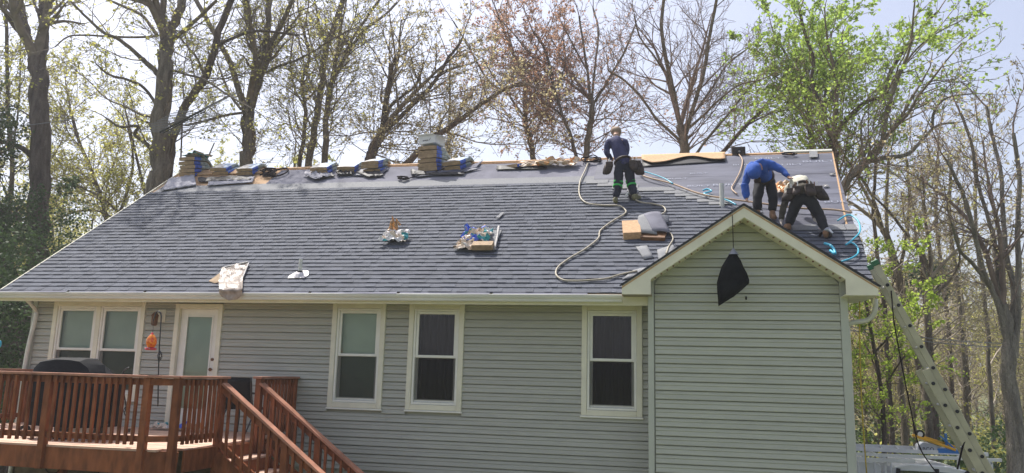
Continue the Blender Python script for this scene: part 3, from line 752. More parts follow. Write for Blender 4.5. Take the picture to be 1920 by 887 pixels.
# shepherd hooks
def hook(name, pxs, label, Y, basket, foot):
    pts = [at(x, y, Y) for x, y in pxs]
    o = MB().tube(smoothline(pts, 5), .0085, 7).build(name, M['metalblack'], None, smooth=True)
    tag(o, label, 'plant hook')
    b = at(*basket, Y)
    mb = MB()
    for k in range(5):
        a0 = k*2*math.pi/5
        mb.tube([b+Vector((.03*math.sin(math.pi*t/8)*math.cos(a0+t*.35), .03*math.sin(math.pi*t/8)*math.sin(a0+t*.35), .07*(1-t/4))) for t in range(9)], .0045, 5)
    mb.build('twisted_basket', M['metalblack'], o)
    MB().box(foot.x-.03, foot.x+.03, foot.y-.02, foot.y+.03, foot.z-.02, foot.z+.03).build('clamp', M['metalblack'], o)
    return o
hk = hook('shepherd_hook', [(296,762),(297,705),(298,668),(300,630),(302,600),(302,590),(298,584),(293,586),(290,594),(287,602)], 'black wrought iron hook above the deck rail holding the orange feeder', -3.0, (299.5,668), at(297,712,-3.0))
hook('shepherd_hook', [(238,815),(237,780),(236,760),(232,735),(229,715),(230,702),(234,693),(242,689)], 'shorter black iron hook with empty curled end between the balusters', -2.98, (236.5,770), at(238,808,-2.98))
f0 = at(284, 640, -3.0); fd = empty('hummingbird_feeder', f0-Vector((0,0,.12)), 'orange and red glass hummingbird feeder hanging from the taller hook', 'bird feeder')
MB().lathe(f0-Vector((0,0,.09)), [(.012,0),(.05,.02),(.066,.07),(.062,.12),(.035,.165),(.02,.18)], 20).build('bottle', M['feeder'], fd, smooth=True)
MB().lathe(f0-Vector((0,0,.115)), [(.055,0),(.075,.01),(.07,.025),(.03,.04)], 20).build('base', M['feeder_red'], fd, smooth=True)
for k in range(4):
    a = k*math.pi/2+.4; MB().lathe(f0+Vector((.07*math.cos(a), .07*math.sin(a), -.10)), [(.004,0),(.013,.012),(.004,.016)], 8).build('flower_port', M['wrapwhite'], fd)
MB().lathe(f0+Vector((0,0,.085)), [(.014,0),(.02,.015),(.006,.03)], 12).build('cap', M['feeder_red'], fd)
MB().tube([f0+Vector((0,0,.11)), f0+Vector((.006,0,.16)), at(287,603,-3.0)], .003, 5).build('hanger', M['metalblack'], fd)
# ornament: small black perch loop at the lantern
# crumpled wrappers on the floor by the door
def crumple(name, c, w_, d_, h_, m, seed, parent=None, up=Vector((0,0,1)), fx=Vector((1,0,0)), n=16, flat=.35):
    c = Vector(c); fy = up.cross(fx).normalized(); fx = fy.cross(up).normalized(); rows = []
    for j in range(n+1):
        row = []
        for i in range(n+1):
            a, b = i/n*2-1, j/n*2-1; r = max(abs(a), abs(b)); e = 1+.35*noise.noise(Vector((a*2, b*2, seed)))*r
            nz = abs(noise.noise(Vector((a*1.6, b*1.6, seed+5)))) + .45*abs(noise.noise(Vector((a*3.3, b*3.3, seed+9)))) + .12*noise.noise(Vector((a*7, b*7, seed)))+.12
            hh = h_*(nz*1.3+.12)*(1-flat*r**3)
            row.append(c + fx*(a*w_/2*e+ .12*w_*noise.noise(Vector((a*4,b*4,seed+2)))) + fy*(b*d_/2*e) + up*max(.006, hh))
        rows.append(row)
    o = MB().grid(rows).build(name, m, parent, solid=.003); return o
def wrapmat(name, cols, scale):
    m = bpy.data.materials.new(name); m.use_nodes = True; n = m.node_tree; L = n.links.new; bs = n.nodes['Principled BSDF']; bs.inputs['Roughness'].default_value = .45
    tc = n.nodes.new('ShaderNodeTexCoord'); nz = n.nodes.new('ShaderNodeTexVoronoi'); nz.inputs['Scale'].default_value = scale; L(tc.outputs['Object'], nz.inputs[0])
    nn = n.nodes.new('ShaderNodeTexNoise'); nn.inputs['Scale'].default_value = scale*.6; L(tc.outputs['Object'], nn.inputs[0])
    sp = n.nodes.new('ShaderNodeSeparateColor'); L(nz.outputs['Color'], sp.inputs[0])
    rr = n.nodes.new('ShaderNodeValToRGB'); rr.color_ramp.interpolation = 'CONSTANT'
    e = rr.color_ramp.elements
    while len(e) < len(cols): e.new(.5)
    for i, c in enumerate(cols): e[i].position = i/len(cols); e[i].color = (*c, 1)
    mxx = n.nodes.new('ShaderNodeMath'); mxx.operation = 'MULTIPLY_ADD'; L(nn.outputs[0], mxx.inputs[0]); mxx.inputs[1].default_value = .25; L(sp.outputs[0], mxx.inputs[2])
    sb = n.nodes.new('ShaderNodeMath'); sb.operation = 'SUBTRACT'; L(mxx.outputs[0], sb.inputs[0]); sb.inputs[1].default_value = .12
    L(sb.outputs[0], rr.inputs[0]); L(rr.outputs[0], bs.inputs['Base Color']); return m
KR, CRM, TEAL, BLU, WHT, ORG = (.42,.29,.17), (.62,.52,.42), (.02,.26,.28), (.07,.14,.60), (.68,.66,.66), (.62,.30,.10)
wm_cream = wrapmat('wrapper_cream', [CRM, WHT, CRM, KR, CRM, CRM, WHT, TEAL], 7)
wm_blue = wrapmat('wrapper_blue', [CRM, BLU, CRM, WHT, BLU, TEAL, KR], 7)
wm_kraft = wrapmat('wrapper_kraft', [KR, CRM, KR, ORG, CRM, (.30,.2,.12)], 10)
wm_org = wrapmat('wrapper_orange', [ORG, CRM, ORG, KR], 9)
for (px, lab, m, sx) in ((305, 'crumpled pale shingle wrapper on the deck floor left of the door', wm_cream, .30), (352, 'crumpled teal and tan shingle wrapper on the deck floor in front of the door', wm_blue, .36), (392, 'flattened tan wrapper on the deck floor right of the door', wm_kraft, .30)):
    p = floorobj(px, 805, DZ+.003); p.y = min(p.y, -.35)
    tag(crumple('crumpled_wrapper', p, sx, .25, .12, m, px), lab, 'wrapper')
# wire loops hanging under the rim
for k, (px, wdt, dp) in enumerate(((195, .10, .12), (100, .13, .10))):
    a = at(px, 868, -2.95); tag(MB().tube(smoothline([a-Vector((wdt,0,-.02)), a+Vector((-wdt*.7,0,-dp)), a+Vector((0,0,-dp*1.3)), a+Vector((wdt*.7,0,-dp)), a+Vector((wdt,0,.02))]), .006, 6).build('hanging_cable', M['cord'], None), ('black cable loop sagging below the rim board under the grill', 'black cable loop below the rim board at the far left of the deck')[k], 'cable')
tag(MB().sphere(at(0, 645, -1.0), .05, 10, 8, (.5,.5,1.2)).build('hanging_ornament', M['cyan'], None), 'small teal ornament at the left edge in front of the evergreen leaves', 'ornament')
# ================================================================== THINGS ON THE ROOF
def bundle(base, yaw, i, seed, L=.96, W=.34, T=.082, tilt=.06, droop=.75, label='', group='', cat='shingle bundle', loose=False, front=.42):
    """paper-wrapped shingle bundle draped over the ridge; local x = across, y = along"""
    rb = random.Random(seed); mb = MB(); n, k = 12, 5
    cl = []; y = 0; z = 0; step = L/n
    for j in range(n+1):
        t = j/n
        ang = tilt if t < front else tilt-(droop+tilt)*min(1, (t-front)/.25)
        cl.append((y, z)); y += step*math.cos(ang); z += step*math.sin(ang)
    rz_ = Matrix.Rotation(yaw, 3, 'Z'); base = Vector(base)
    def P(x, j, h):
        y, z = cl[j]; wob = .012*noise.noise(Vector((x*9, j*.6, seed+h*20)))
        h_ = h*T*(.84+.1*noise.noise(Vector((x*4, j, seed*3.1))))+i*T*1.05
        e_ = (.012*math.cos((h-.5)*3) if j == 0 else 0)
        return base + rz_ @ Vector((x+wob, y-math.sin(tilt)*h_-e_, z+math.cos(tilt)*h_+wob*.6))
    N0 = 0
    def quadstrip(a, b, m):
        for j in range(n):
            mb.mi = m(j) if callable(m) else m
            mb.poly([a[j], b[j], b[j+1], a[j+1]][::1])
    xs = [-W/2, -W*.1, W*.25, W/2]
    top = [[P(x, j, 1+(.12 if 0 < q < 3 else 0)) for j in range(n+1)] for q, x in enumerate(xs)]
    bot = [[P(x, j, 0) for j in range(n+1)] for x in xs]
    for q in range(3): quadstrip(top[q], top[q+1], (lambda j, q=q: (4 if q < 2 else 3) if j < 3 else (3 if q else 4) if j < 6 else 2))
    for q in range(3): quadstrip(bot[q+1], bot[q], 0)
    mid = [P(W/2+.012, j, .5) for j in range(n+1)]
    quadstrip(top[3], mid, lambda j: 1 if j < 3 else 2); quadstrip(mid, bot[3], lambda j: 1 if j < 3 else (2 if j < 9 else 0))
    quadstrip(bot[0], top[0], lambda j: 0 if j < 3 else 2)
    mb.mi = 0
    for q in range(3):
        mb.poly([bot[q][0], bot[q+1][0], top[q+1][0], top[q][0]]); mb.poly([bot[q+1][n], bot[q][n], top[q][n], top[q+1][n]])
    o = mb.build('shingle_bundle', [M['kraft'], M['wrapblue'], M['wrapteal'], M['wraplight'], M['wrapwhite']], None, smooth=False)
    bm = bmesh.new(); bm.from_mesh(o.data); bmesh.ops.remove_doubles(bm, verts=bm.verts, dist=.002); bmesh.ops.recalc_face_normals(bm, faces=bm.faces); bm.to_mesh(o.data); bm.free()
    tag(o, label, cat, group); return o
ordn = ['bottom', 'second from the bottom', 'third from the bottom', 'fourth from the bottom', 'fifth from the bottom', 'sixth from the bottom']
def stack(px, py, n, yaw, where, seed, W=.40, T=.082, tilt=.5, L=.96, jit=.025):
    p = onroof(px, py, .02); rb = random.Random(seed)
    for i in range(n):
        which = 'top' if i == n-1 else ('bottom' if i == 0 else ordn[i])
        bundle(p+Vector((rb.uniform(-jit, jit), rb.uniform(-jit, jit)*.7, 0)), yaw+rb.uniform(-.05, .05), i, seed*10+i, label='kraft shingle bundle, %s in the %s' % (which, where), group='shingle bundles stacked along the ridge', W=W, T=T, L=L, tilt=tilt, droop=.7, front=.40)
stack(352, 332, 5, -.03, 'tall stack at the left ridge end', 1, .42, .088, .22)
stack(412, 329, 2, -.02, 'low pair right of the tall left stack', 2, .42, .085)
stack(460, 330, 2, -.02, 'low pair left of the black rope coil', 3, .42, .085)
stack(601, 329, 2, -.05, 'pair right of the rope coil', 4, .42, .085)
stack(648, 327, 2, -.05, 'pair left of the three-high stack', 5, .42, .085)
stack(696, 325, 3, -.08, 'three-high stack left of the tangled cord', 6, .42, .085, .4)
stack(803, 322, 6, -.15, 'six-high stack under the white carton', 7, .46, .09, .16)
stack(848, 321, 2, -.25, 'pair right of the six-high stack', 8, .46, .10, .45)
# loose wrapper over the left stack top
p = onroof(352, 332, .03)+Vector((.02, .14, .50)); tag(crumple('loose_wrapper', p+Vector((.1, 0, 0)), .62, .5, .07, wm_cream, 33, fx=Vector((.85,-.5,0))), 'pale loose wrapper lying over the top of the tall left stack', 'wrapper')
# carton on the middle stack
p = onroof(803, 322, .03)+Vector((.02, .12, .60)); ry_ = Matrix.Rotation(-.3, 3, 'Z')
def LB(mb, x0, x1, y0, y1, z0, z1, tp=0):
    pts = [(x0,y0,z0),(x1,y0,z0),(x1,y1,z0),(x0,y1,z0),(x0-tp,y0-tp,z1),(x1+tp,y0-tp,z1),(x1+tp,y1+tp,z1),(x0-tp,y1+tp,z1)]
    mb.hexa([p+ry_ @ Vector(q) for q in pts])
ct = empty('cardboard_carton', p, 'open white cardboard carton on top of the six-high shingle stack', 'carton')
for nm, q in (('front_side', (-.22,.22,-.19,-.18,0,.17)), ('back_side', (-.22,.22,.18,.19,0,.17)), ('end_side', (-.22,-.21,-.179,.179,0,.17)), ('end_side', (.21,.22,-.179,.179,0,.17)), ('bottom_panel', (-.209,.209,-.179,.179,0,.01))):
    mb = MB(); LB(mb, *q); mb.build(nm, M['carton'], ct)
mb = MB(); mb.poly([p+ry_ @ Vector(q) for q in ((-.22,-.19,.172),(.22,-.19,.172),(.16,-.25,.20),(-.30,-.25,.215))]); mb.build('flap', M['carton'], ct, solid=.006)
mb = MB(); mb.poly([p+ry_ @ Vector(q) for q in ((.22,-.19,.172),(.22,.19,.172),(.36,.17,.17),(.36,-.16,.15))]); mb.build('flap', M['carton'], ct, solid=.006)
mb = MB()
for i in range(8):
    x = -.11+i*.019; mb.poly([p+ry_ @ Vector(q) for q in ((x,-.1925,.06),(x+.012,-.1925,.06),(x+.012,-.1925,.082+.006*(i % 3 == 0)),(x,-.1925,.082))])
mb.poly([p+ry_ @ Vector(q) for q in ((.05,-.1925,.062),(.062,-.1925,.062),(.10,-.1925,.115),(.092,-.1925,.12))]); mb.build('printed_mark', M['cord'], ct)
# opened bundle and wrapper pile right of centre
p = onroof(957, 317, .02)
tag(bundle(p, -.5, 0, 91, W=.40, L=.9, T=.085, droop=.3, label='opened kraft shingle bundle on the black underlayment edge near the ridge', group='shingle bundles stacked along the ridge'))
tag(crumple('loose_wrapper', onroof(1003, 312, .04), .75, .30, .07, wm_kraft, 41, up=RN), 'tan kraft wrapper sheet spread right of the opened bundle', 'wrapper')
tag(crumple('loose_wrapper', onroof(1046, 312, .03), .85, .34, .16, wm_kraft, 43, up=RN), 'heap of crumpled cream and tan wrappers near the ridge left of the standing roofer', 'wrapper')
# mid-roof wrapper things
tag(crumple('crumpled_wrapper', onroof(743, 453, .03), .46, .36, .18, wm_cream, 51, up=RN), 'crumpled cream wrapper ball with orange top alone in mid-roof', 'wrapper')
tag(crumple('crumpled_wrapper', onroof(741, 438, .05), .18, .30, .22, wm_org, 53, up=RN, n=10), 'orange paper scrap poking above the lone cream wrapper', 'wrapper')
p = onroof(905, 476, .035)
ob = empty('opened_shingle_bundle', p, 'opened shingle bundle with flat grey shingles and torn paper in mid-roof', 'shingle bundle')
def slab(c, w_, l_, t_, m, nm, par, rot=0, lift=.03):
    u = Vector((math.cos(rot), 0, 0))+RT*math.sin(rot); v = RN.cross(u)
    mb = MB(); q = [c-u*w_/2, c+u*w_/2, c+u*w_/2+v*l_, c-u*w_/2+v*l_]
    mb.hexa([x+RN*lift for x in q]+[x+RN*(lift+t_) for x in q]); return mb.build(nm, m, par, bevel=.004)
slab(p, .36, .16, .10, M['kraft'], 'bundle_core', ob)
slab(onroof(908, 468, .0), .34, .62, .03, M['shingle_pale'], 'loose_shingle', ob, -.05, .05)
MB().tube(smoothline([onroof(928,474,.07), onroof(933,455,.09), onroof(936,432,.08)]), .02, 7).build('rolled_paper_edge', M['wrapwhite'], ob, smooth=True)
tag(crumple('crumpled_wrapper', onroof(897, 452, .06), .50, .45, .20, wm_blue, 61, up=RN), 'blue and teal torn wrapper on the opened mid-roof bundle', 'wrapper')
tag(crumple('crumpled_wrapper', onroof(874, 468, .03), .36, .30, .13, wm_cream, 67, up=RN), 'cream wrapper scrap at the left of the opened mid-roof bundle', 'wrapper')
# osb covered stack with grey shingles
p = onroof(1207, 451, .035)
sb = empty('shingle_pile', p, 'pile of light grey shingles over a tan strand board block below the standing roofer', 'shingle pile')
def drape(pts, m, nm, hgt, seed, thick=.02):
    tl, tr, br, bl = [onroof(*q) for q in pts]; rows = []
    for j in range(7):
        t = j/6
        rows.append([tl.lerp(bl, t).lerp(tr.lerp(br, t), i/8)+RN*(hgt*(.82+.18*math.sin(math.pi*(.1+.8*i/8)))-.04*(j/6)**3+.005*noise.noise(Vector((i, j, seed)))) for i in range(9)])
    return MB().grid(rows).build(nm, m, sb, smooth=True, solid=thick)
slab(onroof(1186, 451), .30, .50, .13, M['osb'], 'strand_board_block', sb, .1, .02)
slab(onroof(1224, 454), .40, .30, .07, M['leather_brown'], 'strand_board_block', sb, -.1, .02)
drape([(1198,419),(1232,414),(1232,450),(1191,447)], M['shingle_pale'], 'loose_shingle', .16, 1)
drape([(1207,417),(1238,413),(1256,448),(1222,446)], M['under_pale'], 'loose_shingle', .18, 2)
drape([(1234,413),(1254,414),(1254,424),(1240,428)], M['shingle_o'], 'loose_shingle', .10, 3)
# loose strip of shingle
q = [onroof(930,413,.05), onroof(941,403,.05), onroof(947,403,.05), onroof(937,413,.05)]
tag(MB().hexa([x for x in q]+[x+RN*.008 for x in q]).build('shingle_scrap', M['shingle_pale'], None), 'small pale shingle offcut lying alone in mid-roof', 'shingle scrap')
# plastic sheet hanging over the gutter
rows_px = [[(418,508,0),(430,506,0),(445,503,0),(457,500,0),(468,500,0)], [(414,520,0),(428,518,0),(443,516,0),(454,513,0),(465,510,0)], [(412,532,0),(425,531,0),(438,530,0),(450,528,0),(458,526,0)]]
rows = []
for r in rows_px: rows.append([onroof(x, y, .06+.05*abs(noise.noise(Vector((x*.13, y*.13, 2))))) for x, y, _ in r])
hang = [(-.615, [(411,540),(422,540),(433,540),(445,540),(455,539)]), (-.62, [(411,549),(422,552),(433,553),(444,551),(454,549)]), (-.61, [(415,556),(423,561),(431,564),(442,561),(453,555)])]
for Y, r in hang: rows.append([at(x, y, Y-.03*abs(noise.noise(Vector((x*.2, y*.2, 5))))) for x, y in r])
fine = []
for row in rows: fine.append(smoothline(row, 5))
cols = list(zip(*fine)); cols = [smoothline(c, 5) for c in cols]; grid_ = [list(r) for r in zip(*cols)]
grid_ = [[v+Vector((0,-.015,.012))*(noise.noise(v*9)+.3*noise.noise(v*22)) for v in r] for r in grid_]
pl = MB().grid(grid_).build('plastic_sheet', M['plastic'], None); tag(pl, 'crinkled brownish plastic wrapper hanging over the gutter above the door', 'plastic sheet')
MB().tube([onroof(423,508,.07), onroof(467,499,.08)], .018, 6).build('rolled_edge', M['wrapwhite'], pl); MB().tube([onroof(468,500,.07), onroof(457,527,.07)], .014, 6).build('rolled_edge', M['wrapwhite'], pl)
MB().grid([[onroof(392,530,.03), onroof(416,516,.06)], [onroof(404,534,.03), onroof(416,533,.05)]]).build('paper_corner', M['kraft'], pl, solid=.004)
# hoses and cords
def hose(pxs, r, m, label, name='air_hose', lift=.03, cat='hose', n=6):
    pts = smoothline([onroof(x, y, lift+r+.004*k % .01) for k, (x, y) in enumerate(pxs)], n)
    return tag(MB().tube(pts, r, 7).build(name, m, None, smooth=True), label, cat)
hose([(1104,305),(1098,322),(1088,345),(1087,370),(1100,385),(1130,389),(1160,390),(1172,398),(1172,405),(1148,420),(1126,437),(1122,452),(1098,472),(1070,488),(1048,505),(1043,520),(1056,530),(1080,532),(1110,530),(1140,527),(1165,519),(1195,513)], .0155, M['hose'], 'long cream air hose looping down the shingles from the standing roofer to the gutter')
hose([(1185,373),(1200,383),(1225,387),(1244,392),(1247,402),(1232,410),(1224,416),(1240,424),(1252,436),(1262,452),(1254,467),(1249,481)], .014, M['hose'], 'shorter cream hose curling from the nail gun past the shingle pile')
hose([(1198,330),(1212,339),(1260,352),(1310,370),(1360,380),(1400,385),(1440,391),(1500,399),(1560,401),(1597,407)], .017, M['hose_tan'], 'tan hose running from the standing roofer to the right rake edge', lift=.06)
hose([(1385,292),(1392,305),(1388,325),(1378,345),(1372,358),(1382,368)], .013, M['hose_tan'], 'thin tan hose dropping from the ridge vent box')
hose([(1199,329),(1215,333),(1245,344),(1262,354)], .012, M['cyan'], 'short cyan hose beside the tan hose right of the standing roofer', lift=.09)
hose([(1318,364),(1326,362),(1334,366),(1320,370),(1330,374),(1350,378),(1368,385),(1380,392)], .015, M['cyan'], 'cyan hose coil left of the pale vent pipe', lift=.06)
hose([(1570,420),(1590,410),(1607,420),(1612,440),(1600,455),(1585,466),(1595,462),(1606,470),(1608,482),(1595,492),(1578,497)], .014, M['cyan'], 'cyan air hose curling along the right rake above the ladder', lift=.05)
hose([(1545,464),(1556,468),(1562,475),(1565,484),(1556,478)], .022, M['cyan'], 'cyan hose loop on the shingles above the right gable rake', lift=.05)
def tangle(cx_, cy_, rw, rh, n, seed, r, label, m='cord', lift=.05, name='cord_coil'):
    q = random.Random(seed); pts = []
    for i in range(n):
        a = i*1.9+q.uniform(-.3, .3); k = q.uniform(.55, 1)
        pts.append(onroof(cx_+rw*k*math.cos(a), cy_+rh*k*math.sin(a), lift+q.uniform(0, .03)))
    return tag(MB().tube(smoothline(pts, 5), r, 6).build(name, M[m], None, smooth=True), label, 'cord')
tangle(505, 327, 17, 8, 16, 1, .017, 'black rope coil at the ridge right of the two low bundle pairs')
hose([(488,332),(505,327),(522,322),(537,319),(541,324),(530,331),(512,335),(494,334)], .018, M['cord'], 'black rope loops lying over the pale underlayment by the coil', 'rope', cat='rope')
tangle(757, 338, 12, 4, 12, 2, .014, 'black tangled cord left of the six-high stack')
hose([(765,338),(785,333),(805,330),(830,321),(845,312)], .011, M['cord'], 'thin black cord from the tangle to the crumpled bundles', 'rope', cat='rope')
tangle(1108, 304, 22, 8, 12, 5, .013, 'black cord loops at the ridge left of the standing roofer')
tangle(1478, 294, 18, 3, 9, 6, .010, 'brown cord loops on the ridge right of the vent box')
# tripod of ridge vent box
p = onroof(1385, 291, .0); vb = empty('ridge_vent_box', p, 'small dark metal box vent standing on the ridge', 'vent')
MB().box(p.x-.135, p.x+.135, p.y-.05, p.y+.2, p.z-.02, p.z+.17).build('housing', M['leather'], vb, bevel=.006)
MB().tube([(p.x, p.y-.056, p.z+.06), (p.x, p.y-.075, p.z+.06)], .055, 14).build('outlet', M['black'], vb); MB().tube([(p.x+.01, p.y-.074, p.z+.06), (p.x+.01, p.y-.082, p.z+.06)], .022, 10).build('outlet_core', M['wrapwhite'], vb)
# nail gun
def nailgun(p, yaw, label):
    e = empty('nail_gun', p, label, 'nail gun'); Mz = Matrix.Rotation(yaw, 3, 'Z')
    T = lambda x, y, z: Vector(p)+Mz @ Vector((x, y, z))
    MB().tube([T(-.11,0,.09), T(-.02,0,.10), T(.07,0,.11)], [.038,.045,.04], 12).build('cylinder_body', M['nailgun'], e, smooth=True)
    MB().tube([T(-.11,0,.09), T(-.17,0,.03)], [.022,.014], 8).build('nose', M['alu'], e)
    MB().tube([T(.0,0,.08), T(.05,.03,.0)], .02, 8).build('handle', M['cord'], e)
    MB().tube([T(-.07,-.06,.02), T(-.07,.0,.02)], .055, 14).build('magazine', M['leather'], e)
nailgun(onroof(1190, 374, .04), .3, 'silver nail gun beside the standing roofer\'s right boot')
nailgun(onroof(1543, 448, .05), 2.4, 'nail gun by the tan boot of the crouching roofer')
# white debris flecks
for k, (x, y) in enumerate(((1560,330),(1548,352))):
    tag(crumple('paper_scrap', onroof(x, y, .03), .10, .08, .03, M['wrapwhite'], 70+k, up=RN, n=5), ('white paper scrap on the underlayment near the right rake, upper', 'white paper scrap on the underlayment near the crouching roofer, lower')[k], 'paper scrap')
for k, px in enumerate((1515, 1530)):
    pass
q = [onroof(1517,300,.05), onroof(1533,299,.05), onroof(1532,288,.05), onroof(1517,288,.05)]
tag(MB().hexa(q+[x+RN*.008 for x in q]).build('underlayment_patch', M['shingle_pale'], None), 'square grey patch folded over the ridge near its right end', 'patch')
# dark bag on the rake edge
p = atX(1612, 465, 3.0)
tag(MB().grid([[atX(1598+14*a+6*b*0, 440+10*a, 3.02), atX(1611+4*a, 444+12*a+0, 3.1)] for a in (0,.5)]+[[atX(1608, 455, 3.02), atX(1618, 462, 3.1)], [atX(1612, 466, 3.02), atX(1619, 475, 3.1)], [atX(1615, 476, 3.02), atX(1619, 483, 3.1)]]).build('hanging_felt_scrap', M['leather'], None, solid=.03), 'dark brown felt scrap hanging over the right rake edge', 'felt scrap')
# hanging black fabric from the gable + wasp trap
Yh = -.93
bagp = [(1375,466),(1366,479),(1359,490),(1353,500),(1348,515),(1344,530),(1344.5,545),(1346,560),(1347,574.5),(1360,566),(1375,557),(1390,545),(1405,531),(1405,525),(1401,513),(1394,500),(1389,488),(1383,479)]
bg_ = empty('hanging_fabric', at(1375, 500, Yh), 'black cone-topped fabric bag hanging on a cord from the gable peak', 'hanging bag')
cen = at(1372, 525, Yh); mb = MB(); n0 = len(mb.v)
ring = [at(x, y, Yh) for x, y in bagp]
for lay, (sc, dy) in enumerate(((1, 0), (.72, -.045), (.40, -.06), (.1, -.05))):
    mb.v += [tuple(cen+(q-cen)*sc+Vector((0, dy+.02*noise.noise(q*9+Vector((lay,0,0))), 0))) for q in ring]
for lay, (sc, dy) in enumerate(((.72, .035), (.40, .04), (.1, .04))):
    mb.v += [tuple(cen+(q-cen)*sc+Vector((0, dy, 0))) for q in ring]
K = len(ring); seq = [6,5,4,0,1,2,3]
for a, b in zip(seq[:-1], seq[1:]):
    for i in range(K): mb.face([a*K+i, a*K+(i+1) % K, b*K+(i+1) % K, b*K+i])
mb.face([3*K+i for i in range(K)]); mb.face([6*K+i for i in reversed(range(K))])
mb.build('fabric', M['bagblack'], bg_, smooth=True)
t_ = at(1375, 464.5, Yh)
MB().lathe(t_, [(.005,0),(.035,-.045),(.072,-.10)], 14, cap=False).build('cone_top', M['bagtop'], bg_, smooth=True)
tp = Vector((t_.x-.0, Yh+.03, gaz-gs*abs(t_.x-gax)-.02)); MB().tube([t_, tp], .006, 6).build('cord', M['cord'], bg_)
p = at(1399, 559, GY-.03); wb = MB(); wb.sphere(p, .018, 8, 6, (.7,.7,1.6)); tag(wb.build('wall_hook', M['cord'], None, smooth=True), 'tiny black hook on the gable siding below the hanging bag', 'hook')

# antenna behind the roof
AY = 6.4
an = empty('tv_antenna', at(339, 292, AY), 'old rooftop television antenna on a mast behind the left end of the ridge', 'antenna')
MB().tube([at(339, 300, AY), at(342, 224, AY)], .022, 8).build('mast', M['bark_dark'], an)
a, b = at(300, 248, AY), at(428, 181, AY); MB().tube([a, b], .030, 6).build('boom', M['metalblack'], an)
a2, b2 = at(305, 250, AY), at(385, 207, AY); MB().tube([a2, b2-Vector((0,0,.02))], .014, 6).build('boom', M['metalblack'], an)
for i in range(26):
    t = i/25; c = a.lerp(b, t); L_ = (.62 if t < .6 else .38)
    dv = (Vector((1, .2, -.05)) if t < .6 else Vector((1, -.2, .26))).normalized()*L_
    el_ = MB().tube([c-dv, c+dv], .012, 5).build('antenna_element', M['wire'], an)

# ladder against the right rake: two side rails seen nearly edge-on
top_, foot_ = at(1640, 492, -.60), at(1858, 887, -.75)
foot_ = top_+(foot_-top_)*1.7
ld = empty('extension_ladder', foot_, 'pale fibreglass extension ladder with green caps leaning on the right eave', 'ladder')
dr_ = (foot_-top_).normalized(); ax = Vector((.10, 1, .0)).normalized(); nl = dr_.cross(ax).normalized()
LL = (foot_-top_).length
def railbeam(a, b, y, off, nm, w_=.030, h_=.085):
    p0 = top_+dr_*a+ax*y+nl*off; p1 = top_+dr_*b+ax*y+nl*off
    r_ = MB().beam(p0, p1, w_, h_, nl).build(nm, M['ladder'], ld, bevel=.006); return r_
for y, in ((0,), (.40,)):
    r_ = railbeam(0, 3.3, y, 0, 'fly_rail'); railbeam(1.55, LL, y-.035 if y == 0 else y+.035, -.10, 'base_rail', .03, .11)
    c0 = top_+ax*y; MB().beam(c0-dr_*.03, c0+dr_*.05, .05, .105, nl).build('end_cap', M['green'], ld, bevel=.01)
    railgreen = top_+dr_*3.3+ax*y; MB().beam(railgreen, railgreen+dr_*.05, .045, .1, nl).build('end_cap', M['green'], ld)
for i in range(11):
    c = top_+dr_*(.35+.305*i); MB().tube([c-ax*.025, c+ax*.43], .017, 8).build('rung', M['metalblack'] if False else M['alu'], ld)
    MB().tube([c-ax*.026, c-ax*.017], .024, 10).build('rung_end', M['black'], ld)
for i in range(int((LL-1.7)/.305)):
    c = top_+dr_*(1.75+.305*i)-nl*.10; MB().tube([c-ax*.06, c+ax*.46], .017, 8).build('rung', M['alu'], ld)
    MB().tube([c-ax*.0615, c-ax*.052], .024, 10).build('rung_end', M['black'], ld)
def rope(pts, r, m, label, nm='rope', cat='rope'): return tag(MB().tube(smoothline(pts, 6), r, 6).build(nm, m, None, smooth=True), label, cat)
rope([at(1671,545,-.65), at(1676,600,-.66), at(1690,680,-.68), at(1708,770,-.7), at(1722,833,-.7), at(1745,872,-.72), at(1765,895,-.72)], .008, M['cord'], 'black rope hanging from the upper rungs of the ladder')
rope([at(1815,822,-.75), at(1806,835,-.76), at(1795,880,-.76)], .012, M['cord'], 'short black rope looped off the lower ladder rail')
rope([at(1612,565,-.3), at(1612,640,-.3), at(1616,760,-.3), at(1625,890,-.3)], .009, M['yellowrope'], 'yellow rope hanging straight down beside the right house corner')
# ================================================================== PEOPLE
def skinned(name, chains, m, parent, sub=2, jitter=0):
    vs, idx, rad, ed = [], {}, [], []
    for ch in chains:
        prev = None
        for p, r in ch:
            k = (round(p[0], 3), round(p[1], 3), round(p[2], 3))
            if k not in idx: idx[k] = len(vs); vs.append(tuple(p)); rad.append(r)
            if prev is not None and prev != idx[k]: ed.append((prev, idx[k]))
            prev = idx[k]
    me = bpy.data.meshes.new(name); me.from_pydata(vs, ed, []); o = bpy.data.objects.new(name, me); C.objects.link(o)
    md = o.modifiers.new('k', 'SKIN'); md.use_smooth_shade = True
    for i, v in enumerate(me.skin_vertices[0].data):
        r = rad[i]; v.radius = (r, r) if not isinstance(r, tuple) else r
    me.skin_vertices[0].data[0].use_root = True
    sb = o.modifiers.new('s', 'SUBSURF'); sb.levels = sb.render_levels = sub
    bpy.context.view_layer.update()
    dg = bpy.context.evaluated_depsgraph_get(); nm = bpy.data.meshes.new_from_object(o.evaluated_get(dg))
    bpy.data.objects.remove(o); bpy.data.meshes.remove(me)
    if jitter:
        for v in nm.vertices:
            v.co += Vector((1,1,1))*0 + v.normal*jitter*(noise.noise(v.co*14)+.5*noise.noise(v.co*30))
    nm.materials.clear(); nm.materials.append(m); nm.polygons.foreach_set('use_smooth', [True]*len(nm.polygons))
    n = bpy.data.objects.new(name, nm); C.objects.link(n); setparent(n, parent); return n
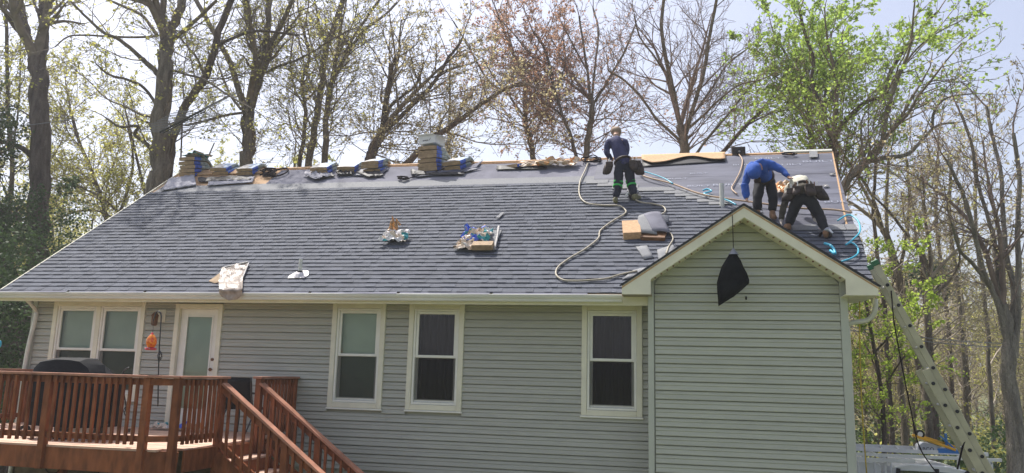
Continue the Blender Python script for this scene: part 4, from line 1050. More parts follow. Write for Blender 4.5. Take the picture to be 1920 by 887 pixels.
def hand_chains(wr, palm_dir, side, r=.011):
    """palm + five curled fingers from the wrist"""
    d = Vector(palm_dir).normalized(); s = Vector(side).normalized(); s = (s-d*s.dot(d)).normalized(); n = d.cross(s)
    ch = []; pc = wr+d*.05
    for i, (off, L) in enumerate(((-.030,.065),(-.010,.078),(.010,.074),(.030,.058))):
        k0 = wr+d*.085+s*off; k1 = k0+d*L*.5+n*.012; k2 = k1+d*L*.25+n*.03; 
        ch.append([(pc, .030), (k0, .013), (k1, .010), (k2, .009)])
    t0 = wr+d*.03+s*-.035; t1 = t0+d*.03-s*.02+n*.015; ch.append([(wr, .026), (t0, .014), (t1, .011), (t1+d*.03+n*.012, .010)])
    return ch
def human(base, label, J, top, top_m, trs_m, boot_m, hand_m='skin', hat=None, long_=True):
    o = empty('person', base, label, 'person')
    j = J
    pel, ch, nk, hd = j['pelvis'], j['chest'], j['neck'], j['head']
    body = [[(pel, .11), (pel.lerp(ch, .5), .10), (ch, .115), (nk, .05), (nk.lerp(hd, .45), .052), (hd, .085), (hd+(hd-nk).normalized()*.07, .065)]]
    shirt = [[(pel.lerp(ch, -.28), .150), (pel.lerp(ch, .05), .152), (pel.lerp(ch, .5), .135), (ch, .148), (ch.lerp(nk, .8), .075)]]
    for s in 'LR':
        sh, el, wr = j['sh'+s], j['el'+s], j['wr'+s]
        body.append([(ch, .115), (sh, .055), (el, .040), (wr, .027)])
        shirt.append([(ch, .148), (ch.lerp(sh, .55)+Vector((0,0,.015)), .11), (sh+Vector((0,0,-.02)), .088), (sh.lerp(el, .5), .070), (el, .056), (el.lerp(wr, .5), .052), (el.lerp(wr, .9), .043)])
        body += hand_chains(wr, wr-el, j.get('side'+s, Vector((1,0,0))))
        hp, kn, an, toe = j['hip'+s], j['kn'+s], j['an'+s], j['toe'+s]
        body.append([(pel, .11), (hp, .085), (kn, .05), (an, .038), (an.lerp(toe, .6)+Vector((0,0,-.03)), .03)])
    skinned('body', body, M[hand_m], o)
    t = skinned(top, shirt, M[top_m], o, jitter=.014)
    trs = [[(pel+(ch-pel).normalized()*.05, .135), (pel, .14)]]
    for s in 'LR':
        hp, kn, an = j['hip'+s], j['kn'+s], j['an'+s]
        trs.append([(pel, .15), (hp, .112), (hp.lerp(kn, .55), .104), (kn, .084), (kn.lerp(an, .5), .080), (kn.lerp(an, .92), .066)])
    skinned('trousers', trs, M[trs_m], o, jitter=.016)
    for s in 'LR':
        an, toe = j['an'+s], j['toe'+s]; d = toe-an
        heel = an-Vector((d.x, d.y, 0)).normalized()*.045+Vector((0,0,-.055))
        skinned('boot', [[(an+Vector((0,0,.07)), .052), (an+Vector((0,0,-.01)), .054), (an+d*.4+Vector((0,0,-.02)), .050), (toe, .042)], [(an+Vector((0,0,-.01)), .054), (heel, .040)]], M[boot_m], o)
    # tool belt and pouches
    ax_ = (ch-pel).normalized(); c = pel+ax_*.05; u = ax_.orthogonal().normalized(); v = ax_.cross(u)
    ring = [c+(u*math.cos(a)+v*math.sin(a))*.152 for a in [i*math.pi/9 for i in range(19)]]
    MB().tube(ring, .024, 6).build('tool_belt', M['leather'], o, smooth=True)
    for (q, d, sz) in j['pouches']:
        q = Vector(q); d = Vector(d); w_ = .085*sz; t_ = .05*sz; mb = MB(); lv = []
        for k_, (f_, ww, tt) in enumerate(((0, .75, .6), (.15, 1, 1), (.6, 1.08, 1.25), (.9, .95, 1.1), (1, .7, .6))):
            c_ = q+d*f_*1.25; lv.append([c_+Vector((w_*ww*math.cos(a_)*(1 if abs(math.cos(a_)) < .9 else .95), t_*tt*math.sin(a_), .012*noise.noise(c_*20+Vector((a_,0,0))))) for a_ in [k2*math.pi/6 for k2 in range(13)]])
        mb.grid(lv); mb.face(range(len(mb.v)-13, len(mb.v))); pz = mb.build('tool_pouch', M['leather'], o, smooth=True)
        MB().box(q.x-w_*.8, q.x+w_*.8, q.y-t_*1.3, q.y-t_*.9, q.z+d.z*.55, q.z+.02).build('pouch_flap', M['leather'], pz, bevel=.01)
        for k in range(2):
            a = q+Vector((-.03+.03*k, -.03, .0)); MB().tube([a-Vector((0,0,.02)), a+Vector((.01*(k-1), -.01, .09))], .009, 6).build('hand_tool', M['leather_brown' if k != 1 else 'alu'], pz)
    return o
A = at
f1, f2 = onroof(1154,385), onroof(1190,380)
J = dict(pelvis=A(1169,306,2.30), chest=A(1156,271,2.42), neck=A(1155,255,2.50), head=A(1155,249,2.64),
  shL=A(1139,266,2.42), elL=A(1138,289,2.38), wrL=A(1149,300,2.58), shR=A(1173,265,2.42), elR=A(1176,286,2.38), wrR=A(1163,300,2.60),
  hipL=A(1161,313,2.28), knL=A(1159,345,2.27), anL=f1+Vector((0,.02,.11)), toeL=f1+Vector((-.03,.16,.15)),
  hipR=A(1178,312,2.30), knR=A(1183,343,2.34), anR=f2+Vector((0,.02,.11)), toeR=f2+Vector((.10,.13,.14)),
  pouches=[(A(1143,306,2.22), (-.05,0,-.17), 1.0), (A(1194,304,2.28), (.05,0,-.2), 1.15), (A(1186,303,2.2), (.03,-.02,-.14), .9)])
p1 = human((f1+f2)/2, 'standing roofer seen from behind in dark blue shirt, beige cap and green knee straps', J, 'shirt', 'navy', 'trouser_blue', 'boot')
hd = J['head']
skinned('cap', [[(hd+Vector((0,-.055,-.045)), .095), (hd+Vector((0,-.02,.03)), .115), (hd+Vector((0,.05,.05)), .12), (hd+Vector((0,.11,.02)), .10)]], M['cap'], p1, jitter=.008)
MB().prism([hd+Vector(q) for q in ((-.075,.10,.02),(.075,.10,.02),(.065,.19,-.03),(0,.215,-.04),(-.065,.19,-.03))], (0,.003,.012)).build('cap_peak', M['cap'], p1)
skinned('collar', [[(J['neck']+Vector((0,-.03,-.03)), .075), (J['neck']+Vector((0,0,.02)), .06)]], M['cap'], p1)
for s in 'LR':
    kn, an = J['kn'+s], J['an'+s]
    d = (an-kn).normalized()
    for t in (-.035, .05): MB().tube([kn+d*(t-.016), kn+d*(t+.016)], .094, 14).build('knee_strap', M['greenband'], p1)
f1, f2 = onroof(1421,411), onroof(1448,412)
J = dict(pelvis=A(1434,334,1.72), chest=A(1427,312,1.36), neck=A(1419,313,1.20), head=A(1414,322,1.12),
  shL=A(1406,314,1.30), elL=A(1396,348,1.26), wrL=A(1400,374,1.22), shR=A(1449,309,1.34), elR=A(1468,320,1.28), wrR=A(1480,334,1.18),
  hipL=A(1425,341,1.72), knL=A(1420,372,1.58), anL=f1+Vector((0,0,.11)), toeL=f1+Vector((-.02,-.15,.0)),
  hipR=A(1443,340,1.72), knR=A(1450,372,1.60), anR=f2+Vector((0,0,.11)), toeR=f2+Vector((.03,-.15,.0)), sideL=Vector((0,1,0)), sideR=Vector((0,1,0)),
  pouches=[(A(1420,333,1.52), (0,0,-.08), .7)])
p2 = human((f1+f2)/2, 'roofer in a bright blue hoodie with hood up bending toward his crewmate', J, 'hoodie', 'bluehood', 'trouser', 'boot_tan', 'skin')
hd = J['head']
skinned('hood', [[(J['neck']+Vector((0,.1,.03)), .10), (hd+Vector((0,.06,.06)), .135), (hd+Vector((0,-.01,-.02)), .125), (hd+Vector((-.01,-.02,-.13)), .085)]], M['bluehood'], p2, jitter=.012)
skinned('sleeve', [[(J['elL']+Vector((0,0,.05)), .075), (J['elL'].lerp(J['wrL'], .5), .068), (J['wrL'], .06)]], M['bluehood'], p2, jitter=.012)
f1, f2 = onroof(1479,436), onroof(1552,452)
J = dict(pelvis=A(1505,358,.98), chest=A(1501,342,1.38), neck=A(1499,362,1.56), head=A(1498,378,1.62),
  shL=A(1479,357,1.42), elL=A(1468,392,1.42), wrL=A(1464,416,1.38), shR=A(1523,356,1.42), elR=A(1524,392,1.40), wrR=A(1528,413,1.36),
  hipL=A(1494,374,.98), knL=A(1485,404,1.12), anL=f1+Vector((0,0,.11)), toeL=f1+Vector((-.03,.15,.14)),
  hipR=A(1517,373,.97), knR=A(1537,404,.98), anR=f2+Vector((-.02,.0,.12)), toeR=f2+Vector((.06,.14,.13)), sideL=Vector((0,1,0)), sideR=Vector((0,1,0)),
  pouches=[(A(1483,356,.92), (-.06,0,-.15), 1.15), (A(1531,352,.92), (.09,0,-.17), 1.2), (A(1517,348,.85), (.02,-.03,-.14), 1.0), (A(1495,352,.84), (-.02,-.03,-.10), .8)])
p3 = human((f1+f2)/2, 'roofer with pale-backed shirt and loaded tool belt crouched over with legs spread', J, 'shirt', 'olive', 'trouser', 'boot_tan', 'glove')
skinned('shirt_back', [[(J['pelvis'].lerp(J['chest'], .15)+Vector((0,0,.05)), .13), (J['pelvis'].lerp(J['chest'], .6)+Vector((0,0,.05)), .155), (J['chest']+Vector((0,.05,.02)), .155)], [(J['pelvis'].lerp(J['chest'], .6)+Vector((0,0,.05)), .155), (J['shL']+Vector((0,0,.01)), .095), (J['shL'].lerp(J['elL'], .35), .08)]], M['paleshirt'], p3, jitter=.016)
skinned('hair', [[(J['head']+Vector((0,0,.04)), .10), (J['head']+Vector((0,.05,-.02)), .09)]], M['cord'], p3)
tag(crumple('crumpled_wrapper', onroof(1468, 362, .05), .38, .5, .14, wm_org, 81, up=RN), 'tan and pale paper wrapper on the underlayment between the two bent roofers', 'wrapper')

# ================================================================== TRUCK
TY = 5.0; tz = -4.50
tk = empty('pickup_truck', (4.2, TY+.95, tz), 'white work pickup with black-framed cab windows parked behind the right house corner', 'truck')
def tp_(poly, y0, y1, nm, m, par=tk, bev=.02): return MB().prism([(x, y0, z) for x, z in poly], (0, y1-y0, 0)).build(nm, M[m], par, bevel=bev)
tp_([(.9,tz+.45),(7.4,tz+.45),(7.4,tz+1.05),(6.5,tz+1.18),(6.0,tz+1.22),(4.0,tz+1.22),(4.0,tz+1.15),(.9,tz+1.15)][::-1], TY, TY+1.9, 'body', 'truckwhite')
tp_([(4.1,tz+1.2),(6.15,tz+1.2),(5.55,tz+1.88),(5.2,tz+1.96),(4.5,tz+1.97),(4.2,tz+1.90)][::-1], TY+.12, TY+1.78, 'cab', 'truckwhite')
tp_([(4.22,tz+1.27),(4.95,tz+1.27),(4.95,tz+1.84),(4.32,tz+1.84)][::-1], TY+.105, TY+.125, 'window', 'darkglass', bev=0)
tp_([(5.03,tz+1.27),(5.95,tz+1.27),(5.46,tz+1.82),(5.03,tz+1.84)][::-1], TY+.105, TY+.125, 'window', 'darkglass', bev=0)
MB().hexa([(6.17,TY+.2,tz+1.22),(6.19,TY+.2,tz+1.22),(6.19,TY+1.7,tz+1.22),(6.17,TY+1.7,tz+1.22),(5.58,TY+.28,tz+1.86),(5.60,TY+.28,tz+1.86),(5.60,TY+1.6,tz+1.86),(5.58,TY+1.6,tz+1.86)]).build('windscreen', M['darkglass'], tk)
for a, b in (((4.98,tz+1.22),(4.98,tz+1.9)), ((6.02,tz+1.25),(5.50,tz+1.88)), ((4.2,tz+1.25),(4.28,tz+1.88))):
    MB().beam((a[0],TY+.10,a[1]), (b[0],TY+.10,b[1]), .03, .07, (1,0,0)).build('window_frame', M['black'], tk)
for x in (1.9, 6.3):
    for y in (TY+.02, TY+1.7):
        wt = MB().tube([(x, y, tz+.38), (x, y+.22, tz+.38)], .38, 22).build('wheel', M['tyre'], tk); MB().tube([(x, y-.01, tz+.38), (x, y+.23, tz+.38)], .2, 16).build('rim', M['alu'], wt)
MB().box(6.05, 6.15, TY-.22, TY-.02, tz+1.25, tz+1.5).build('mirror', M['black'], tk, bevel=.03)
tp_([(.9,tz+1.16),(3.95,tz+1.16),(3.95,tz+1.93),(3.85,tz+1.98),(.9,tz+1.98)][::-1], TY+.06, TY+1.84, 'cargo_topper', 'truckwhite')
for i in range(4): MB().box(1.1+i*.7, 1.6+i*.7, TY+.045, TY+.058, tz+1.35, tz+1.8).build('panel', M['alu'], tk, bevel=.004)
# ladder rack
rkz = tz+2.08
for x in (1.2, 2.6, 4.0, 5.9):
    for y in (TY-.02, TY+1.86): MB().beam((x, y, tz+1.1), (x+.02, y, rkz), .04, .04).build('rack_post', M['alu'], tk)
    MB().beam((x, TY-.04, rkz), (x, TY+1.9, rkz), .05, .05).build('rack_crossbar', M['alu'], tk)
for y in (TY-.02, TY+1.86): MB().beam((.9, y, rkz+.05), (6.1, y, rkz+.05), .05, .06).build('rack_rail', M['alu'], tk)
def flatladder(nm, x0, x1, y, z, tilt, lab):
    e = empty(nm, (x0, y, z), lab, 'ladder'); v = Vector((0, math.cos(tilt), math.sin(tilt)))*.38
    for k in (0, 1): MB().beam(Vector((x0, y, z))+v*k, Vector((x1, y, z))+v*k, .035, .075, (0,0,1)).build('side_rail', M['alu'], e)
    n = int((x1-x0)/.305)
    for i in range(n):
        c = Vector((x0+.15+i*.305, y, z)); MB().tube([c, c+v], .018, 6).build('rung', M['alu'], e)
    return e
flatladder('aluminium_ladder', .9, 4.55, TY-.10, rkz-.42, 1.5, 'aluminium ladder standing on edge along the near side of the truck rack')
flatladder('aluminium_ladder', .9, 6.0, TY+.35, rkz+.12, .1, 'aluminium ladder lying flat on top of the truck rack')
# hoist on the rack
h0 = Vector((at(1719, 850, TY+.35).x, TY+.35, rkz+.10)); HS = .62; ho = empty('ladder_hoist', h0, 'blue, yellow and grey wheeled shingle hoist strapped on top of the truck rack', 'hoist')
HP = lambda x, z, y=0: h0+Vector((x, y, z))*HS
mb = MB(); mb.prism([HP(.0,.0), HP(.05,.22), HP(.2,.33), HP(.45,.30), HP(.7,.22), HP(.8,.02)][::-1], (0,.4*HS,0)); mb.build('housing', M['hoistgrey'], ho, bevel=.01)
MB().prism([HP(.62,.0,-.03), HP(.62,.16,-.03), HP(1.0,.14,-.03), HP(1.5,.08,-.03), HP(1.5,.0,-.03)][::-1], (0,.42*HS,0)).build('frame_plate', M['hoistblue'], ho, bevel=.01)
mb = MB(); mb.beam(HP(-.12,.55,-.05), HP(1.15,.13,-.05), .045, .05); mb.build('yellow_arm', M['hoistyellow'], ho, bevel=.008)
mb = MB(); mb.beam(HP(.25,.50,.3), HP(1.6,.10,.3), .04, .045); mb.build('yellow_arm', M['hoistyellow'], ho, bevel=.008)
MB().beam(HP(.75,.55,.1), HP(1.35,-.02,.1), .022, .028).build('blue_strut', M['hoistblue'], ho); MB().beam(HP(1.35,.55,.0), HP(1.9,.0,.0), .022, .028).build('blue_strut', M['hoistblue'], ho)
MB().beam(HP(.95,.62,.2), HP(.95,.15,.2), .12, .02, (1,0,0)).build('blue_tray', M['hoistblue'], ho)
MB().tube([HP(.13,.58,-.02), HP(.13,.58,.05)], .085, 20).build('wheel', M['tyre'], ho); MB().tube([HP(.13,.58,-.03), HP(.13,.58,.055)], .05, 14).build('rim', M['alu'], ho)
cu = bpy.data.curves.new('lettering', 'FONT'); cu.body = 'ABCO'; cu.size = .105
to = bpy.data.objects.new('lettering', cu); C.objects.link(to); bpy.context.view_layer.update()
me = bpy.data.meshes.new_from_object(to.evaluated_get(bpy.context.evaluated_depsgraph_get())); bpy.data.objects.remove(to); me.materials.append(M['cord'])
me.transform(Matrix.Translation(HP(.06,.06,-.004)) @ Matrix.Rotation(R(90), 4, 'X')); to = bpy.data.objects.new('lettering', me); C.objects.link(to); setparent(to, ho)

# overhead wires at the right
def span(a, b, sag, r, label):
    pts = [a.lerp(b, t/20)-Vector((0,0,sag*4*(t/20)*(1-t/20))) for t in range(21)]
    tag(MB().tube(pts, r, 4).build('overhead_wire', M['wire'], None), label, 'wire')
span(at(1560,606,10), at(2060,640,13), .25, .018, 'upper pale overhead wire crossing the woods right of the ladder')
span(at(1560,612,10), at(2060,648,13), .25, .018, 'middle pale overhead wire crossing the woods right of the ladder')
span(at(1560,646,12), at(2060,662,14), .25, .008, 'lowest thin wire crossing the woods right of the ladder')
span(at(-200,228,12), at(140,222,7), .3, .012, 'thin wire crossing the left double-trunked tree')
# ================================================================== TREES
class TW:
    """fast tube/leaf collector"""
    def __init__(s): s.v = []; s.f = []; s.lv = []; s.lf = []; s.lt = []
    def tube(s, P, Rr, n):
        v, f = s.v, s.f; base = len(v); N = len(P); ref = None
        cs = [(math.cos(2*math.pi*k/n), math.sin(2*math.pi*k/n)) for k in range(n)]
        for i in range(N):
            t = (P[i+1]-P[i]) if i < N-1 else (P[i]-P[i-1])
            if t.length < 1e-7: t = Vector((0,0,1))
            t = t.normalized()
            if ref is None: ref = t.orthogonal().normalized()
            else:
                ref = ref-t*ref.dot(t)
                ref = t.orthogonal().normalized() if ref.length < 1e-4 else ref.normalized()
            b = t.cross(ref); r = Rr[i]; p = P[i]
            for c, sn in cs: v.append((p.x+(ref.x*c+b.x*sn)*r, p.y+(ref.y*c+b.y*sn)*r, p.z+(ref.z*c+b.z*sn)*r))
        for i in range(N-1):
            a = base+i*n
            for k in range(n):
                k2 = (k+1) % n; f.append((a+k, a+k2, a+n+k2, a+n+k))
    def leaf(s, p, sz, rn, tone):
        a = Vector((rn.gauss(0,1), rn.gauss(0,1), rn.gauss(0,.6))).normalized(); b = a.orthogonal().normalized(); 
        th = rn.random()*6.28; b = (b*math.cos(th)+a.cross(b)*math.sin(th))
        w = b*sz*.36; l = a*sz; n = len(s.lv); m = p+l*.5
        s.lv += [tuple(p), tuple(m+w), tuple(p+l), tuple(m-w)]; s.lf.append((n,n+1,n+2,n+3)); s.lt.append(tone)
    def out(s, name, mw, ml, parent, lname='foliage'):
        if s.f:
            me = bpy.data.meshes.new(name); me.from_pydata(s.v, [], s.f); me.materials.append(mw); me.polygons.foreach_set('use_smooth', [True]*len(me.polygons))
            o = bpy.data.objects.new(name, me); C.objects.link(o); setparent(o, parent)
        if s.lf and ml:
            me = bpy.data.meshes.new(lname); me.from_pydata(s.lv, [], s.lf); me.materials.append(ml)
            a = me.attributes.new('tone', 'FLOAT', 'FACE'); a.data.foreach_set('value', s.lt)
            o = bpy.data.objects.new(lname, me); C.objects.link(o); setparent(o, parent)
def grow(tw, p, d, L, r, lvl, rn, P):
    """P: dict(minr, up, leaf, leafsize, maxlvl, kink, dens)"""
    n = 7 if lvl <= 1 else (4 if lvl == 2 else 3)
    pts = [p]; rad = [r]; q = p; dd = d.normalized()
    for i in range(n):
        dd = (dd+Vector((rn.gauss(0,P['kink']), rn.gauss(0,P['kink']), rn.gauss(0,P['kink'])+P['up']))).normalized()
        q = q+dd*(L/n); pts.append(q); rad.append(max(P['minr'], r*(1-.8*(i+1)/n)))
    tw.tube(pts, rad, 5 if r > .04 else 3)
    if lvl >= P['maxlvl']:
        leafs(tw, pts, rn, P); return
    nc = max(2, int(L*P['dens']*(1.0 if lvl < 2 else 1.5)))
    for c in range(nc):
        t = .22+.78*(c+rn.random())/nc; i = min(n-1, int(t*n)); ft = t*n-i; i = min(i, n-1)
        a = pts[i].lerp(pts[i+1], min(1, ft)); ax = (pts[i+1]-pts[i]).normalized()
        o = ax.orthogonal(); o = Matrix.Rotation(rn.random()*6.28, 3, ax) @ o; o.normalize()
        an = rn.uniform(.5, 1.05); nd = ax*math.cos(an)+o*math.sin(an)
        grow(tw, a, nd, L*rn.uniform(.32,.62)*(1-.35*t), max(P['minr'], rad[i]*.55), lvl+1, rn, P)
    if lvl >= P['maxlvl']-1: leafs(tw, pts, rn, P)
def leafs(tw, pts, rn, P):
    if P['leaf'] <= 0: return
    tone = rn.random()
    for k in range(len(pts)-1):
        m = P['leaf']*(1 if not P.get('lz') else max(.12, min(1, (pts[k].z-P['lz'][0])/(P['lz'][1]-P['lz'][0])))); cnt = int(m)+(1 if rn.random() < m-int(m) else 0)
        for _ in range(cnt):
            a = pts[k].lerp(pts[k+1], rn.random()); tw.leaf(a+Vector((rn.gauss(0,.03), rn.gauss(0,.03), rn.gauss(0,.03))), P['leafsize']*rn.uniform(.6,1.3), rn, min(1,max(0,tone+rn.uniform(-.3,.3))))
def hero(label, Y0, limbs, seed, bark='bark', twig='twig', leaf='leaf_yellow', lp=None, spread=1.0, ground=True, name='tree'):
    rn = random.Random(seed); P = dict(minr=.006, up=.03, leaf=.35, leafsize=.10, maxlvl=3, kink=.13, dens=3.9); P.update(lp or {})
    base = at(*limbs[0][2][0], Y0); gzz = gz(base.x, Y0)
    e = empty(name, (base.x, Y0, gzz), label, 'tree')
    tr = TW(); tw = TW()
    for li, (w0, w1, px, *rest) in enumerate(limbs):
        drift = rest[0] if rest else (0 if li == 0 else rn.uniform(-1.6, 1.6))
        pts = smoothline([at(x, y, Y0+drift*(i/max(1,len(px)-1))**1.2) for i, (x, y) in enumerate(px)], 4)
        N = len(pts); dist = (pts[0]-CAM).length/F
        wf = 1 if li == 0 else .84
        rad = [max(.01, (w0+(w1-w0)*i/(N-1))*dist/2*wf) for i in range(N)]
        pts = [q+Vector((rn.gauss(0,.15),rn.gauss(0,.15),0))*rad[i] if 0 < i < N-1 else q for i, q in enumerate(pts)]
        if li == 0:
            k = pts[0].copy(); low = Vector((k.x+(k.x-pts[2].x)*.3, k.y, gzz-.3)); pts = [low, low.lerp(k, .25), low.lerp(k, .6)]+pts; rad = [rad[0]*1.3, rad[0]*1.06, rad[0]]+rad
        tr.tube(pts, rad, 14 if w0 > 14 else (9 if w0 > 8 else 6))
        # side branches off this limb
        L = sum((pts[i+1]-pts[i]).length for i in range(len(pts)-1)); s0 = 3 if li == 0 else 1
        nb = int(L*.95*P.get('side', 1.6)*(.45 if w0 > 20 else 1))
        for c in range(nb):
            i = rn.randint(s0, len(pts)-2); a = pts[i].lerp(pts[i+1], rn.random()); ax = (pts[i+1]-pts[i]).normalized()
            if li == 0 and a.z < P.get('clear', 3.0): continue
            o = Matrix.Rotation(rn.random()*6.28, 3, ax) @ ax.orthogonal(); an = rn.uniform(.6, 1.2)
            nd = ax*math.cos(an)+o.normalized()*math.sin(an); rb = min(rad[i]*.4, .028)*rn.uniform(.45,1.1)
            grow(tw, a, nd, max(1.0, min(3.4, rb*115))*spread*rn.uniform(.6,1.1), max(.009, rb), 1, rn, P)
        # leader growing on beyond the traced end
        ax = (pts[-1]-pts[-2]).normalized(); re = rad[-1]
        for k in range(2 if re > .06 else 1):
            grow(tw, pts[-1], ax+Vector((rn.gauss(0,.25), rn.gauss(0,.25), .1)), max(1.2, min(3.6, re*42))*spread, re*.7, 0, rn, P)
    tr.out('trunk', M[bark], None, e); tw.out('branches', M[twig], M[leaf] if leaf else None, e)
    return e
YL = dict(leaf=.45, leafsize=.085)
hero('large tree at the far left whose trunk divides into two thick stems', 8.5, [
 (33,27,[(67,505),(72,400),(76,300),(72,200),(70,140),(68,110)]), (17,13,[(66,118),(55,85),(46,45),(37,0),(33,-30)]), (22,17,[(72,120),(79,80),(81,30),(83,-30)]),
 (9,7,[(52,78),(38,62),(18,38),(3,12)],-1), (11,7,[(64,298),(45,280),(22,270),(0,265),(-30,262)],-.8), (6,5,[(75,28),(66,12),(62,-8)]), (4,2,[(60,220),(35,205),(10,190)])], 21, 'bark_dark', 'twig', 'leaf_yellow', dict(leaf=.5, side=.8, leafsize=.09))
hero('thick pale-barked tree left of the ridge end with a horizontal limb reaching left', 7.2, [
 (34,22,[(294,345),(300,290),(304,220),(308,150),(310,95),(312,70)]), (15,11,[(308,95),(306,40),(310,-20)]), (20,16,[(313,90),(325,50),(338,15),(345,-30)]),
 (11,4,[(300,142),(275,118),(260,105),(225,75),(195,62),(165,35),(132,2)],-1.5), (8,5,[(294,66),(282,48),(265,28),(232,12),(195,-3)],1), (9,6,[(328,72),(345,58),(368,38),(405,2)],-1),
 (5,2.5,[(294,68),(250,70),(200,68),(150,66),(125,70),(103,88)],-1.5), (9,4,[(289,285),(275,270),(258,258),(252,250),(260,238),(247,236),(225,238),(200,222)],-1), (5,2.5,[(292,222),(262,214),(235,200),(200,185),(170,155),(140,130)],1.5),
 (7,3,[(300,205),(270,165),(240,150),(205,140),(180,120)],-2), (5,3,[(318,130),(350,140),(385,150),(430,180),(475,205)],-1.5)], 22, 'bark', 'twig', 'leaf_yellow', dict(leaf=.45, side=1.3, up=.0))
hero('dark leaning tree whose stem crosses from the ridge end up toward the right', 8.5, [
 (15,11,[(318,300),(325,255),(345,205),(372,165),(388,140),(402,95),(410,60),(436,-5)]), (6,3,[(385,148),(370,110),(352,88),(330,60)]), (7,4,[(404,88),(440,70),(480,58),(530,62),(560,66)],-1), (7,4,[(340,215),(350,225),(300,235),(265,225)])], 23, 'bark_dark', 'twig', 'leaf_yellow', YL)
hero('straight-trunked tree forking into several upright stems behind the left bundles', 10.5, [
 (24,22,[(462,305),(464,260),(466,215),(468,190)]), (14,10,[(461,210),(450,175),(436,130),(420,95),(395,50),(365,-5)]), (13,10,[(466,190),(476,150),(480,120),(472,70),(458,0)]), (15,12,[(472,200),(486,150),(498,95),(502,50),(503,-10)]),
 (11,8,[(478,140),(500,95),(515,68),(535,30),(552,-5)],-1), (6,3,[(500,137),(520,125),(550,115),(590,95),(618,76),(660,55)],-1.5), (6,4,[(452,205),(440,190),(430,175),(420,150),(408,120)],1.5), (6,4,[(470,210),(430,215),(390,225),(350,235)],-2)], 24, 'bark', 'twig', 'leaf_yellow', YL)
hero('pair of slender stems rising from one base above the first bundles right of the rope', 12, [
 (13,10,[(578,312),(586,260),(596,205),(604,150),(612,90),(630,40),(648,-10)]), (6,4,[(597,200),(585,160),(570,120),(560,70)]), (6,4,[(612,90),(600,50),(590,0)])], 25, 'bark', 'twig', 'leaf_yellow', YL)
hero('mossy upright tree with many steep limbs just left of the three-high bundle stack', 11, [
 (12,10,[(609,300),(611,250),(614,200),(620,160)]), (8,5,[(618,165),(640,120),(660,75),(690,30),(715,-5)],-1), (8,5,[(614,180),(628,120),(636,60),(640,0)]), (7,4,[(640,120),(680,60),(720,30),(745,5)],1), (6,3,[(617,170),(600,130),(585,90),(575,40)])], 26, 'bark', 'twig', 'leaf_yellow', dict(leaf=.5, leafsize=.085))
hero('thin wavy-stemmed tree in front of the sky right of the straight forked tree', 13, [(8,6,[(562,305),(570,250),(572,200),(566,150),(580,110),(570,60)]), (5,3,[(570,200),(550,160),(545,110),(552,50)]), (5,3,[(572,190),(600,160),(612,120)])], 27, 'bark_dark', 'twig_red', 'leaf_tan', YL)
hero('dark tree with three arching limbs above the three-high bundle stack', 10, [
 (20,17,[(693,300),(700,280),(710,258),(716,245)]), (10,7,[(716,248),(719,215),(727,165),(733,135),(741,108)]), (11,5,[(718,248),(745,225),(770,200),(800,170),(820,145),(840,110),(856,90),(868,70)],-1), (8,4,[(720,235),(732,200),(752,182),(778,162),(788,140),(795,120)],1), (5,3,[(788,158),(775,130),(772,110)]), (5,3,[(820,145),(845,130),(880,120),(900,110)])], 28, 'bark_dark', 'twig', 'leaf_tan', dict(leaf=.7, leafsize=.085, side=2.2, spread=.9))
hero('leaning dark limb rising rightward from behind the white carton', 9.5, [
 (13,5,[(758,312),(785,285),(815,256),(845,238),(880,212),(910,190),(945,168),(972,160)],-.5), (4,2.5,[(848,235),(862,215),(870,190),(886,180)]), (4,2,[(945,168),(975,155),(1010,165)])], 29, 'bark_dark', 'twig', 'leaf_tan', dict(leaf=.6, leafsize=.085))
hero('slim grey tree behind the ridge centre with tan budding crown', 14, [(11,8,[(1000,300),(994,265),(987,240),(985,210),(985,160),(970,120)]), (6,4,[(985,222),(965,195),(952,175),(930,150),(905,110)]), (6,3,[(987,170),(1000,120),(1010,80),(1030,40)],1), (5,3,[(952,175),(915,150),(880,90),(850,40)]),(5,3,[(985,165),(960,90),(940,50)])], 30, 'bark', 'twig_red', 'leaf_red', dict(leaf=1.6, leafsize=.085, dens=2.6, side=3.0))
hero('reddish-budding tree with leaning stem left of the standing roofer', 12, [(7,5,[(1082,300),(1070,255),(1055,215),(1040,170),(1032,130),(1018,85),(1000,60)]), (5,3,[(1040,170),(1060,120),(1055,70)]), (5,3,[(1055,215),(1020,190),(990,150),(960,110)],1), (4,2.5,[(1035,140),(1000,110),(960,60),(930,30)])], 31, 'bark_dark', 'twig_red', 'leaf_red', dict(leaf=1.5, leafsize=.085, side=2.8))
hero('tall bare tree with vase-shaped limbs directly behind the standing roofer', 13, [(12,10,[(1098,298),(1104,250),(1110,200),(1108,188)]), (7,4,[(1107,195),(1102,140),(1095,90),(1086,30)]), (7,4,[(1112,195),(1135,160),(1155,125),(1172,95),(1190,50)],-1), (6,4,[(1110,190),(1116,120),(1122,60),(1112,15)],1),(4,3,[(1100,130),(1080,95),(1062,60)])], 32, 'bark', 'twig_red', 'leaf_red', dict(leaf=.55, leafsize=.075, side=2.3))
